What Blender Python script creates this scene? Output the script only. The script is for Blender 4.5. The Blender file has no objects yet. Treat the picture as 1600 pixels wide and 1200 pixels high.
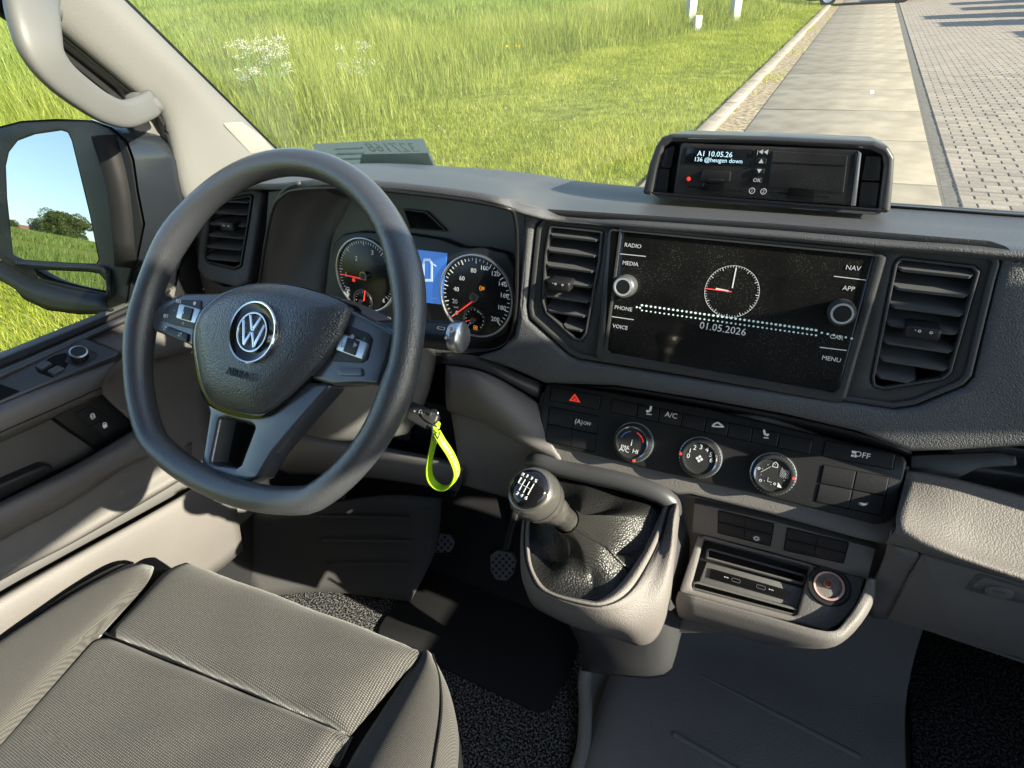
import bpy, bmesh, math, random
import numpy as np
from mathutils import Vector, Matrix
from mathutils.geometry import delaunay_2d_cdt
random.seed(7); rng = np.random.default_rng(7)
scene = bpy.context.scene
COL = scene.collection
# ------------------------------------------------------------------ camera, world, sun, exposure
FPX = 895.0
CAMPOS = Vector((0.0, 0.0, 1.70))
def _axes(yaw, pitch, roll):
    f = Vector((-math.sin(yaw)*math.cos(pitch), math.cos(yaw)*math.cos(pitch), -math.sin(pitch)))
    r0 = Vector((math.cos(yaw), math.sin(yaw), 0)); d0 = f.cross(r0)
    r = math.cos(roll)*r0 + math.sin(roll)*d0
    d = -math.sin(roll)*r0 + math.cos(roll)*d0
    return r, d, f
CR, CD, CF = _axes(.507, .611, .084)
cam = bpy.data.cameras.new('camera'); cam.sensor_fit = 'HORIZONTAL'; cam.sensor_width = 36
cam.lens = FPX/1600*36; cam.clip_start = .01; cam.clip_end = 3000
camo = bpy.data.objects.new('camera', cam); COL.objects.link(camo); scene.camera = camo
m3 = Matrix((CR, -CD, -CF)).transposed(); camo.matrix_world = Matrix.Translation(CAMPOS) @ m3.to_4x4()

SUN_EL, SUN_AZ = math.radians(26), math.radians(-4)      # azimuth from +x (right of the van), minus = from behind
SUND = Vector((math.cos(SUN_EL)*math.cos(SUN_AZ), math.cos(SUN_EL)*math.sin(SUN_AZ), math.sin(SUN_EL)))
w = bpy.data.worlds.new('World'); scene.world = w; w.use_nodes = True
nt = w.node_tree; bg = nt.nodes['Background']
sky = nt.nodes.new('ShaderNodeTexSky'); sky.sky_type = 'NISHITA'; sky.sun_disc = False
sky.sun_elevation = SUN_EL; sky.sun_rotation = math.radians(90)-SUN_AZ
sky.air_density = 1.0; sky.dust_density = .6; sky.ozone_density = 1.2
nt.links.new(sky.outputs[0], bg.inputs[0]); bg.inputs[1].default_value = .095
sl = bpy.data.lights.new('sun', 'SUN'); sl.energy = 5.0; sl.angle = math.radians(.5); sl.color = (1, .90, .74)
so = bpy.data.objects.new('sun', sl); COL.objects.link(so); so.rotation_euler = SUND.to_track_quat('Z', 'Y').to_euler(); so.location = (30, 0, 20)
vs = scene.view_settings; vs.view_transform = 'Standard'; vs.look = 'None'; vs.exposure = 1.88; vs.gamma = 1; vs.use_curve_mapping = False
scene.render.engine = 'CYCLES'
scene.cycles.max_bounces = 6; scene.cycles.diffuse_bounces = 3; scene.cycles.glossy_bounces = 3; scene.cycles.transparent_max_bounces = 8
# ------------------------------------------------------------------ pixel -> place helpers (1600 x 1200 photo pixels)
def ray(px, py): return CR*((px-800)/FPX) + CD*((py-600)/FPX) + CF
class Plane:
    def __init__(s, o, n, u=None):
        s.o = Vector(o); s.n = Vector(n).normalized()
        u = Vector(u) if u is not None else Vector((1, 0, 0))
        s.u = (u - s.n*u.dot(s.n)).normalized(); s.v = s.n.cross(s.u)
    def hit(s, px, py, front=0.):
        d = ray(px, py); o = s.o + s.n*front
        return CAMPOS + d*((o-CAMPOS).dot(s.n)/d.dot(s.n))
    def uv(s, P): q = P - s.o; return (q.dot(s.u), q.dot(s.v))
    def at(s, a, b, c=0.): return s.o + s.u*a + s.v*b + s.n*c
    def mat(s, front=0.):
        m = Matrix((s.u, s.v, s.n)).transposed().to_4x4(); m.translation = s.o + s.n*front; return m
def PYZ(y0, z0, y1, z1):            # plane holding the x axis through two (y, z) points (upper, lower); normal to the rear
    d = Vector((0, y0-y1, z0-z1)).normalized(); n = Vector((1, 0, 0)).cross(d)
    return Plane((0, (y0+y1)/2, (z0+z1)/2), n, (1, 0, 0))
def atY(px, py, y): d = ray(px, py); return CAMPOS + d*(y/d.y)
def atX(px, py, x): d = ray(px, py); return CAMPOS + d*(x/d.x)
def atZ(px, py, z): d = ray(px, py); return CAMPOS + d*((z-CAMPOS.z)/d.z)
def pxof(P):
    d = Vector(P)-CAMPOS; z = d.dot(CF); return (800+FPX*d.dot(CR)/z, 600+FPX*d.dot(CD)/z)
def scale_at(P): return (P-CAMPOS).dot(CF)/FPX       # metres per photo pixel there
# ------------------------------------------------------------------ materials
MATS = {}
def mat(name, col, rough=.5, metal=0., spec=.5, bump=None, var=0., varscale=30., dust_veil=0., trans=0., emit=None, coat=0., sheen=0., col2=None, objrand=0.):
    """bump = (kind, scale, strength, distance)"""
    if name in MATS: return MATS[name]
    m = bpy.data.materials.new(name); m.use_nodes = True; N = m.node_tree.nodes; L = m.node_tree.links
    b = N['Principled BSDF']; c = (*col, 1)
    b.inputs['Base Color'].default_value = c; b.inputs['Roughness'].default_value = rough
    b.inputs['Metallic'].default_value = metal; b.inputs['Specular IOR Level'].default_value = spec
    if coat: b.inputs['Coat Weight'].default_value = coat; b.inputs['Coat Roughness'].default_value = .05
    if sheen: b.inputs['Sheen Weight'].default_value = sheen; b.inputs['Sheen Roughness'].default_value = .4
    if emit: b.inputs['Emission Color'].default_value = (*emit[0], 1); b.inputs['Emission Strength'].default_value = emit[1]
    tc = N.new('ShaderNodeTexCoord'); co = tc.outputs['Object']
    base = None
    if var or col2:
        n = N.new('ShaderNodeTexNoise'); n.inputs['Scale'].default_value = varscale; n.inputs['Detail'].default_value = 5; L.new(co, n.inputs['Vector'])
        r = N.new('ShaderNodeValToRGB'); L.new(n.outputs['Fac'], r.inputs[0])
        a0 = [x*(1-var) for x in col]; a1 = [min(1, x*(1+var)) for x in (col2 or col)]
        r.color_ramp.elements[0].color = (*a0, 1); r.color_ramp.elements[1].color = (*a1, 1)
        r.color_ramp.elements[0].position = .3; r.color_ramp.elements[1].position = .7
        base = r.outputs[0]
    if objrand:
        oi = N.new('ShaderNodeObjectInfo'); mr = N.new('ShaderNodeMapRange'); L.new(oi.outputs['Random'], mr.inputs[0])
        mr.inputs[3].default_value = 1-objrand; mr.inputs[4].default_value = 1+objrand
        mx = N.new('ShaderNodeVectorMath'); mx.operation = 'MULTIPLY'
        if base: L.new(base, mx.inputs[0])
        else: mx.inputs[0].default_value = col
        L.new(mr.outputs[0], mx.inputs[1]); base = mx.outputs[0]
    if dust_veil:
        v = N.new('ShaderNodeTexVoronoi'); v.inputs['Scale'].default_value = 900; L.new(co, v.inputs['Vector'])
        lt = N.new('ShaderNodeMapRange'); lt.inputs[1].default_value = .10; lt.inputs[2].default_value = .26; lt.inputs[3].default_value = 1; lt.inputs[4].default_value = 0
        L.new(v.outputs['Distance'], lt.inputs[0])
        wn = N.new('ShaderNodeSeparateColor'); L.new(v.outputs['Color'], wn.inputs[0])
        g = N.new('ShaderNodeMath'); g.operation = 'GREATER_THAN'; L.new(wn.outputs[0], g.inputs[0]); g.inputs[1].default_value = 1-dust_veil
        mm = N.new('ShaderNodeMath'); mm.operation = 'MULTIPLY'; L.new(lt.outputs[0], mm.inputs[0]); L.new(g.outputs[0], mm.inputs[1])
        dn = N.new('ShaderNodeTexNoise'); dn.inputs['Scale'].default_value = 14; dn.inputs['Detail'].default_value = 5; L.new(co, dn.inputs['Vector'])
        dr = N.new('ShaderNodeMapRange'); dr.inputs[1].default_value = .38; dr.inputs[2].default_value = .66; L.new(dn.outputs['Fac'], dr.inputs[0])
        m3_ = N.new('ShaderNodeMath'); m3_.operation = 'MULTIPLY'; L.new(mm.outputs[0], m3_.inputs[0]); L.new(dr.outputs[0], m3_.inputs[1])
        film = N.new('ShaderNodeMath'); film.operation = 'MULTIPLY_ADD'; L.new(dr.outputs[0], film.inputs[0]); film.inputs[1].default_value = .05*min(1, dust_veil*2); L.new(m3_.outputs[0], film.inputs[2]); film.use_clamp = True; mm = film
        mx = N.new('ShaderNodeMix'); mx.data_type = 'RGBA'; L.new(mm.outputs[0], mx.inputs['Factor'])
        if base: L.new(base, mx.inputs[6])
        else: mx.inputs[6].default_value = c
        mx.inputs[7].default_value = (.27, .26, .245, 1); base = mx.outputs[2]
        rr = N.new('ShaderNodeMapRange'); L.new(mm.outputs[0], rr.inputs[0]); rr.inputs[3].default_value = rough; rr.inputs[4].default_value = .9
        L.new(rr.outputs[0], b.inputs['Roughness'])
    if base: L.new(base, b.inputs['Base Color'])
    if bump:
        k, sc, st, di = bump
        if k == 'grain':       # leather-like pebble grain
            t = N.new('ShaderNodeTexVoronoi'); t.feature = 'F1'; o = 'Distance'
        elif k == 'noise':
            t = N.new('ShaderNodeTexNoise'); t.inputs['Detail'].default_value = 6; o = 'Fac'
        t.inputs['Scale'].default_value = sc; L.new(co, t.inputs['Vector'])
        bp = N.new('ShaderNodeBump'); bp.inputs['Strength'].default_value = st; bp.inputs['Distance'].default_value = di
        bp.invert = (k == 'grain')
        L.new(t.outputs[o], bp.inputs['Height']); L.new(bp.outputs[0], b.inputs['Normal'])
    MATS[name] = m; return m
def translu(m, f, col):
    N = m.node_tree.nodes; L = m.node_tree.links; t = N.new('ShaderNodeBsdfTranslucent'); t.inputs[0].default_value = (*col, 1); x = N.new('ShaderNodeMixShader'); x.inputs[0].default_value = f
    L.new(N['Principled BSDF'].outputs[0], x.inputs[1]); L.new(t.outputs[0], x.inputs[2]); L.new(x.outputs[0], N['Material Output'].inputs[0]); return m
# ------------------------------------------------------------------ object helpers
def tag(o, label, cat, group=None):
    o['label'] = label; o['category'] = cat
    if group: o['group'] = group
    return o
def empty(name, loc, label=None, cat=None, group=None):
    o = bpy.data.objects.new(name, None); COL.objects.link(o); o.location = loc; o.empty_display_size = .05
    if label: tag(o, label, cat, group)
    return o
def wmat(o):
    m = Matrix.LocRotScale(o.location, o.rotation_euler, o.scale)
    if o.parent: m = wmat(o.parent) @ o.matrix_parent_inverse @ m
    return m
def adopt(o, parent):
    if parent is not None:
        o.parent = parent; o.matrix_parent_inverse = wmat(parent).inverted()
def mk(name, me, m=None, parent=None, mw=None, smooth=None):
    o = bpy.data.objects.new(name, me); COL.objects.link(o)
    if mw is not None:
        l, r, s = mw.decompose(); o.location = l; o.rotation_euler = r.to_euler(); o.scale = s
    if m is not None:
        me.materials.clear(); me.materials.append(m if not isinstance(m, str) else MATS[m])
    adopt(o, parent)
    if smooth is not None: smoothen(me, smooth)
    return o
def smoothen(me, ang=40):
    me.polygons.foreach_set('use_smooth', [True]*len(me.polygons))
    if ang < 180:
        try: me.set_sharp_from_angle(angle=math.radians(ang))
        except Exception: pass
def mesh(name, V, F):
    me = bpy.data.meshes.new(name); me.from_pydata([tuple(v) for v in V], [], F); me.update(); return me
def bm_mesh(name, bm):
    bmesh.ops.recalc_face_normals(bm, faces=bm.faces[:])
    me = bpy.data.meshes.new(name); bm.to_mesh(me); bm.free(); return me
def fillet(P, r, seg=4):
    """round the corners of a closed 2d polygon"""
    if not r: return [tuple(p) for p in P]
    n = len(P); out = []
    for i in range(n):
        ri = r[i] if isinstance(r, (list, tuple)) else r
        p = Vector(P[i][:2]); a = Vector(P[i-1][:2])-p; b = Vector(P[(i+1) % n][:2])-p
        la, lb = a.length, b.length
        if la < 1e-7 or lb < 1e-7 or ri <= 0: out.append(tuple(p)); continue
        a /= la; b /= lb; ang = a.angle(b, math.pi)
        if ang > math.radians(172): out.append(tuple(p)); continue
        t = min(ri/math.tan(ang/2), la*.48, lb*.48); p0 = p+a*t; p1 = p+b*t
        for k in range(seg+1):
            s = k/seg; q = p0*(1-s)**2 + p*2*s*(1-s) + p1*s*s; out.append(tuple(q))
    return out
def smooth_closed(P, n=4):
    P = [Vector(p) for p in P]; N = len(P); out = []
    for i in range(N):
        a, b, c, d = P[i-1], P[i], P[(i+1) % N], P[(i+2) % N]
        for k in range(n):
            t = k/n; out.append(.5*((2*b)+(c-a)*t+(2*a-5*b+4*c-d)*t*t+(3*b-a-3*c+d)*t**3))
    return out
def spline(P, n=6):
    P = [Vector(p) for p in P]; out = []
    for i in range(len(P)-1):
        a = P[i-1] if i else P[0]*2-P[1]; b, c = P[i], P[i+1]; d = P[i+2] if i+2 < len(P) else P[-1]*2-P[-2]
        for k in range(n):
            t = k/n; out.append(.5*((2*b)+(c-a)*t+(2*a-5*b+4*c-d)*t*t+(3*b-a-3*c+d)*t**3))
    out.append(P[-1]); return out
def inset(P, d):
    """move a closed counter-clockwise 2d outline inwards by d"""
    n = len(P); out = []
    for i in range(n):
        a, p, b = Vector(P[i-1]), Vector(P[i]), Vector(P[(i+1) % n])
        e0, e1 = (p-a), (b-p)
        if e0.length < 1e-9: e0 = e1
        if e1.length < 1e-9: e1 = e0
        e0 = e0.normalized(); e1 = e1.normalized()
        n0 = Vector((-e0.y, e0.x)); n1 = Vector((-e1.y, e1.x)); s = n0+n1
        k = 1+n0.dot(n1)
        out.append(tuple(p + (s/k if k > .25 else s*2)*d))
    return out
def area2(P): return sum(P[i-1][0]*P[i][1]-P[i][0]*P[i-1][1] for i in range(len(P)))/2
def inside(p, P):
    r = False; x, y = p[0], p[1]
    for i in range(len(P)):
        a, b = P[i-1], P[i]
        if (a[1] > y) != (b[1] > y) and x < (b[0]-a[0])*(y-a[1])/(b[1]-a[1])+a[0]: r = not r
    return r
def slab2(outer, holes=(), thick=.01, bevel=.001, seg=2):
    """solid plate in local xy: front face at z=0, back at z=-thick, rounded front edge; holes allowed"""
    V = []; F = []; loops = []
    for k, P in enumerate([outer]+list(holes)):
        P = [tuple(p[:2]) for p in P]
        if (area2(P) < 0) == (k == 0): P = P[::-1]        # outer ccw, holes cw: inset() then always goes into the material
        rings = []
        for s in range(seg+1):
            a = math.pi/2*s/seg; q = inset(P, bevel*(1-math.sin(a))) if bevel else P
            rings.append((q, -bevel*(1-math.cos(a))))
        rings.append((P, -thick)); ids = []
        for q, z in rings:
            ids.append(range(len(V), len(V)+len(q))); V += [(x, y, z) for x, y in q]
        n = len(P)
        for r in range(len(ids)-1):
            for i in range(n):
                j = (i+1) % n; F.append((ids[r][i], ids[r+1][i], ids[r+1][j], ids[r][j]))
        loops.append((ids, rings))
    fl = [Vector(p) for lp in loops for p in lp[1][0][0]]
    idx = [i for lp in loops for i in lp[0][0]]; idb = [i for lp in loops for i in lp[0][-1]]
    ed = []; n0 = 0
    for lp in loops:
        n = len(lp[1][0][0]); ed += [(n0+i, n0+(i+1) % n) for i in range(n)]; n0 += n
    vo, eo, fo, ov, oe, of = delaunay_2d_cdt(fl, ed, [], 0, 1e-9)
    outs = [lp[1][0][0] for lp in loops]
    for t in fo:
        c = (vo[t[0]]+vo[t[1]]+vo[t[2]])/3
        if not inside(c, outs[0]) or any(inside(c, h) for h in outs[1:]): continue
        if any(not ov[i] for i in t): continue
        k = [ov[i][0] for i in t]; a, b, c2 = vo[t[0]], vo[t[1]], vo[t[2]]
        if (b.x-a.x)*(c2.y-a.y)-(c2.x-a.x)*(b.y-a.y) < 0: k = k[::-1]
        F.append(tuple(idx[i] for i in k)); F.append(tuple(idb[i] for i in k[::-1]))
    return V, F
def plate(name, pts, pl, m, parent=None, holes=(), thick=.01, bevel=.001, r=0., hr=0., front=0., seg=2, px=True, ang=35):
    """flat solid piece on a plane; outline given in photo pixels (px) or in plane metres"""
    if px:
        o2 = [pl.uv(pl.hit(*p, front)) for p in pts]; h2 = [[pl.uv(pl.hit(*p, front)) for p in h] for h in holes]
    else: o2, h2 = list(pts), [list(h) for h in holes]
    o2 = fillet(o2, r); h2 = [fillet(h, hr) for h in h2]
    V, F = slab2(o2, h2, thick, bevel, seg)
    return mk(name, mesh(name, V, F), m, parent, pl.mat(front), ang)
def pillow(name, pts, pl, m, parent=None, h=.01, side=.01, r=0., front=0., px=True, k=3., rings=(1, .985, .95, .88, .75, .55, .3, 0), center=None, smoothpts=0, back=True):
    """domed cushion-like piece over an outline"""
    o2 = [pl.uv(pl.hit(*p, front)) for p in pts] if px else list(pts)
    if smoothpts: o2 = [tuple(v) for v in smooth_closed([Vector(p) for p in o2], smoothpts)]
    o2 = fillet(o2, r)
    if area2(o2) < 0: o2 = o2[::-1]
    c = center or (sum(p[0] for p in o2)/len(o2), sum(p[1] for p in o2)/len(o2))
    V = [(x, y, -side) for x, y in o2]; F = []; n = len(o2)
    for t in rings:
        z = h*(1-t**k)
        if t == 0: V.append((c[0], c[1], h))
        else: V += [(c[0]+(x-c[0])*t, c[1]+(y-c[1])*t, z) for x, y in o2]
    R = len(rings)
    for s in range(R-1 if rings[-1] == 0 else R):
        for i in range(n):
            j = (i+1) % n; F.append((s*n+i, s*n+j, (s+1)*n+j, (s+1)*n+i))
    if rings[-1] == 0:
        ci = len(V)-1; s = R-1
        for i in range(n): F.append((s*n+i, s*n+(i+1) % n, ci))
    if back: F.append(tuple(range(n))[::-1])
    return mk(name, mesh(name, V, F), m, parent, pl.mat(front), 60)
def grid(rows, closed_u=False):
    n = len(rows[0]); V = [p for r in rows for p in r]; F = []
    for i in range(len(rows)-1):
        for j in range(n if closed_u else n-1):
            k = (j+1) % n; F.append((i*n+j, i*n+k, (i+1)*n+k, (i+1)*n+j))
    return V, F
def loft(name, rows, m, parent=None, sub=4, subv=4, thick=0., toward=None, ang=180, smooth_rows=True, smooth_cols=True):
    """surface through rows of points; thickness grows away from the viewer"""
    if sub > 1: rows = [spline(r, sub) if smooth_rows else lin(r, sub) for r in rows]
    if subv > 1:
        cols = [[r[j] for r in rows] for j in range(len(rows[0]))]
        cols = [spline(c, subv) if smooth_cols else lin(c, subv) for c in cols]
        rows = [[c[i] for c in cols] for i in range(len(cols[0]))]
    V, F = grid(rows); me = mesh(name, V, F)
    # face towards viewer point
    tw = Vector(toward) if toward else CAMPOS
    s = sum((tw-p.center).dot(p.normal)*p.area for p in me.polygons)
    if s < 0: me.flip_normals()
    o = mk(name, me, m, parent, None, ang)
    if thick:
        so_ = o.modifiers.new('thickness', 'SOLIDIFY'); so_.thickness = thick; so_.offset = -1
    return o
def lin(P, n):
    P = [Vector(p) for p in P]; out = []
    for i in range(len(P)-1):
        for k in range(n): out.append(P[i].lerp(P[i+1], k/n))
    out.append(P[-1]); return out
def lathe(name, prof, o, axis, m, parent=None, n=32, ang=35, cap=True, up=None):
    """prof: list of (radius, height along axis)"""
    pl = Plane((0, 0, 0), axis, up or ((1, 0, 0) if abs(Vector(axis).normalized().x) < .9 else (0, 1, 0)))
    V = []; F = []
    for r, h in prof:
        for i in range(n):
            a = 2*math.pi*i/n; V.append((r*math.cos(a), r*math.sin(a), h))
    for s in range(len(prof)-1):
        for i in range(n):
            j = (i+1) % n; F.append((s*n+i, s*n+j, (s+1)*n+j, (s+1)*n+i))
    if cap:
        F.append(tuple(range(n))[::-1]); F.append(tuple(range((len(prof)-1)*n, len(prof)*n)))
    me = mesh(name, V, F); bm = bmesh.new(); bm.from_mesh(me); bmesh.ops.remove_doubles(bm, verts=bm.verts, dist=1e-6); bmesh.ops.recalc_face_normals(bm, faces=bm.faces[:]); bm.to_mesh(me); bm.free()
    mw = pl.mat(); mw.translation = Vector(o)
    return mk(name, me, m, parent, mw, ang)
def tube(name, path, rad, m, parent=None, n=12, sub=1, closed=False, flat=1., up=(0, 0, 1), ang=60, cap=True, sq=1.):
    """rad: number, list, or function(t) -> radius; flat squashes across 'up'"""
    P = [Vector(p) for p in path]
    if sub > 1: P = smooth_closed(P, sub) if closed else spline(P, sub)
    N = len(P); V = []; F = []
    for i, p in enumerate(P):
        a = P[i-1] if (i or closed) else P[0]; b = P[(i+1) % N] if (i < N-1 or closed) else P[-1]
        t = (b-a).normalized(); u = Vector(up); s = t.cross(u)
        if s.length < 1e-4: s = t.cross(Vector((1, .1, 0)))
        s.normalize(); q = s.cross(t).normalized()
        tt = i/max(1, N-1)
        r = rad(tt) if callable(rad) else (rad[min(int(tt*(len(rad)-1)+.0001), len(rad)-2)]*(1-(tt*(len(rad)-1) - min(int(tt*(len(rad)-1)+.0001), len(rad)-2)))+rad[min(int(tt*(len(rad)-1)+.0001), len(rad)-2)+1]*(tt*(len(rad)-1) - min(int(tt*(len(rad)-1)+.0001), len(rad)-2)) if isinstance(rad, (list, tuple)) else rad)
        for k in range(n):
            an = 2*math.pi*k/n; ca, sa = math.cos(an), math.sin(an); ca = math.copysign(abs(ca)**sq, ca); sa = math.copysign(abs(sa)**sq, sa); V.append(p + s*(r*ca) + q*(r*flat*sa))
    for i in range(N if closed else N-1):
        for k in range(n):
            l = (k+1) % n; j = (i+1) % N; F.append((i*n+k, i*n+l, j*n+l, j*n+k))
    if cap and not closed: F.append(tuple(range(n))); F.append(tuple(range((N-1)*n, N*n))[::-1])
    me = mesh(name, V, F); bm = bmesh.new(); bm.from_mesh(me); bmesh.ops.recalc_face_normals(bm, faces=bm.faces[:]); bm.to_mesh(me); bm.free()
    return mk(name, me, m, parent, None, ang)
def box(name, c, size, m, parent=None, rot=None, bevel=.002, seg=2):
    bm = bmesh.new(); bmesh.ops.create_cube(bm, size=1); bmesh.ops.scale(bm, vec=size, verts=bm.verts)
    if bevel: bmesh.ops.bevel(bm, geom=bm.edges[:], offset=bevel, segments=seg, affect='EDGES', profile=.5)
    mw = Matrix.Translation(Vector(c)) @ (rot.to_4x4() if rot is not None else Matrix.Identity(4))
    return mk(name, bm_mesh(name, bm), m, parent, mw, 40)
def text(s, P, pl, size, m, parent, name='lettering', front=.0004, ang=0., depth=.00015, mirror=False, xs=1., shear=0., align='CENTER', bold=0.):
    """lettering lying on a plane, centred on the world point P"""
    cu = bpy.data.curves.new(name, 'FONT'); cu.body = s; cu.size = size; cu.align_x = align; cu.align_y = 'CENTER'
    cu.extrude = depth; cu.shear = shear; cu.resolution_u = 2; cu.offset = bold
    t = bpy.data.objects.new(name, cu); me = bpy.data.meshes.new_from_object(t); bpy.data.objects.remove(t); bpy.data.curves.remove(cu)
    a, b = pl.uv(P); mw = pl.mat(front); mw.translation = pl.at(a, b, front)
    mw = mw @ Matrix.Rotation(ang, 4, 'Z') @ Matrix.Diagonal((-xs if mirror else xs, 1, 1, 1))
    me.transform(Matrix.Diagonal((-xs if mirror else xs, 1, 1, 1)))
    if mirror: me.flip_normals()
    mw = pl.mat(front); mw.translation = pl.at(a, b, front)
    return mk(name, me, m, parent, mw @ Matrix.Rotation(ang, 4, 'Z'))
def join(name, objs, parent=None):
    """merge several pieces into one mesh object (kept in world space)"""
    bm = bmesh.new(); mats = []
    for o in objs:
        me = o.data.copy(); me.transform(wmat(o))
        base = []
        for mm in me.materials:
            if mm not in mats: mats.append(mm)
            base.append(mats.index(mm))
        n0 = len(bm.faces); bm.from_mesh(me); bm.faces.ensure_lookup_table()
        for f in bm.faces[n0:]: f.material_index = base[f.material_index] if base else 0
        bpy.data.meshes.remove(me)
    me = bpy.data.meshes.new(name); bm.to_mesh(me); bm.free()
    for mm in mats: me.materials.append(mm)
    for o in objs: bpy.data.objects.remove(o)
    o = bpy.data.objects.new(name, me); COL.objects.link(o); adopt(o, parent); return o
def ell(cx, cy, rx, ry, n=32, a0=0, a1=2*math.pi): return [(cx+rx*math.cos(a0+(a1-a0)*i/n), cy+ry*math.sin(a0+(a1-a0)*i/n)) for i in range(n if abs(a1-a0-2*math.pi) < 1e-6 else n+1)]
def strip2(P, wd):
    """open 2d polyline -> closed outline of a band of width wd"""
    L = []; R = []
    for i, p in enumerate(P):
        a = Vector(P[max(i-1, 0)]); b = Vector(P[min(i+1, len(P)-1)]); t = (b-a).normalized(); n = Vector((-t.y, t.x))*wd/2
        L.append(tuple(Vector(p)+n)); R.append(tuple(Vector(p)-n))
    return L+R[::-1]
# ------------------------------------------------------------------ outside: ground, field, path, pavers
def ss(x, a, b): t = np.clip((x-a)/(b-a), 0, 1); return t*t*(3-2*t)
PATH_K = .0187                                            # the path leaves the van's axis by about a degree
def path_l(y): return -.85+(y-10.1)*PATH_K
def ground_h(x, y):
    """height of the grassland: flat verge, then a field that climbs to the left"""
    s = (path_l(y)-.55)-x
    h = .05*ss(s, 0, .4)
    h = h + .065*np.maximum(0, s-5)*ss(s, 4, 14)
    h = np.minimum(h, 9.5+.0*s)
    h = h + .05*np.sin(x*.35+1)*np.cos(y*.3)*ss(s, 5, 12)
    return h
M_soil = mat('grass_soil', (.10, .13, .018), .95, spec=.1, var=.35, varscale=3.5, col2=(.19, .21, .035), bump=('noise', 40, .6, .03))
M_crop = None
def terrain():
    xs = np.concatenate([np.linspace(-900, -200, 12), np.linspace(-180, -60, 20), np.linspace(-58, -12, 34), np.linspace(-11, -1.6, 40)])
    ys = np.concatenate([np.linspace(-900, -120, 12), np.linspace(-110, -12, 24), np.linspace(-10, 40, 60), np.linspace(43, 130, 24), np.linspace(160, 900, 12)])
    V = []; 
    for y in ys:
        e = path_l(y)-.5
        for x in xs:
            xx = min(x, e) if x > -1.7 else x
            if x == xs[-1]: xx = e
            V.append((xx, y, float(ground_h(np.array(xx), np.array(y)))))
    n = len(xs); F = [(i*n+j, i*n+j+1, (i+1)*n+j+1, (i+1)*n+j) for i in range(len(ys)-1) for j in range(n-1)]
    o = mk('field', mesh('field', V, F), M_soil, None, None, 180); o['kind'] = 'structure'
terrain()
M_tarm = mat('yard_base', (.12, .115, .1), .95, var=.3, varscale=8, bump=('noise', 90, .5, .01))
gb = mk('ground', mesh('ground', [(-900, -900, -.03), (900, -900, -.03), (900, 900, -.03), (-900, 900, -.03)], [(0, 1, 2, 3)]), M_tarm); gb['kind'] = 'structure'
# path of concrete plates, kerb stones and dirt strip
M_conc = mat('concrete_plate', (.225, .198, .153), .9, spec=.2, var=.22, varscale=3.1, bump=('noise', 120, .35, .004), objrand=.07)
M_kerb = mat('kerb_stone', (.27, .225, .18), .92, spec=.2, var=.22, varscale=9, bump=('noise', 80, .5, .006), objrand=.08)
M_dirt = mat('gutter_dirt', (.18, .14, .09), .95, spec=.1, var=.45, varscale=14, col2=(.29, .24, .165), bump=('noise', 60, .8, .02))
M_joint = mat('joint_sand', (.09, .082, .07), .95, var=.3, varscale=20)
pth = mk('path', mesh('path', [(path_l(-8)-.05, -8, -.012), (path_l(-8)+2.06, -8, -.012), (path_l(46)+2.06, 46, -.012), (path_l(46)-.05, 46, -.012)], [(0, 1, 2, 3)]), M_joint); pth['kind'] = 'structure'
rotp = Matrix.Rotation(-math.atan(PATH_K), 3, 'Z')
slab_me = None
y = 9.38-1.62*9; k = 0
while y < 40:
    yc = y+.81
    if slab_me is None:
        o = box('concrete_slab', (path_l(yc)+.955, yc, -.06+.0), (1.895, 1.585, .12), M_conc, pth, rotp, bevel=.012); slab_me = o.data
    else:
        o = mk('concrete_slab', slab_me, None, pth, Matrix.Translation((path_l(yc)+.955, yc, -.06+random.uniform(-.003, .004))) @ rotp.to_4x4() @ Matrix.Rotation(random.uniform(-.002, .002), 4, 'Y'))
    y += 1.62
gut = mk('gutter', mesh('gutter', [(path_l(-8)-.62, -8, -.004), (path_l(-8)-.005, -8, -.008), (path_l(46)-.005, 46, -.008), (path_l(46)-.62, 46, -.004)], [(0, 1, 2, 3)]), M_dirt); gut['kind'] = 'structure'
kb = mk('kerb', mesh('kerb', [(path_l(-8)-.5, -8, -.02), (path_l(-8)-.33, -8, -.02), (path_l(46)-.33, 46, -.02), (path_l(46)-.5, 46, -.02)], [(0, 1, 2, 3)]), M_dirt); kb['kind'] = 'structure'
kme = None
for i in range(50):
    yc = -6+i*1.0
    mw = Matrix.Translation((path_l(yc)-.42+random.uniform(-.008, .008), yc, -.005+random.uniform(-.006, .006))) @ rotp.to_4x4()
    if kme is None: o = box('kerb_stone', mw.translation, (.17, .985, .13), M_kerb, kb, rotp, bevel=.015); kme = o.data
    else: mk('kerb_stone', kme, None, kb, mw)
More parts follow.
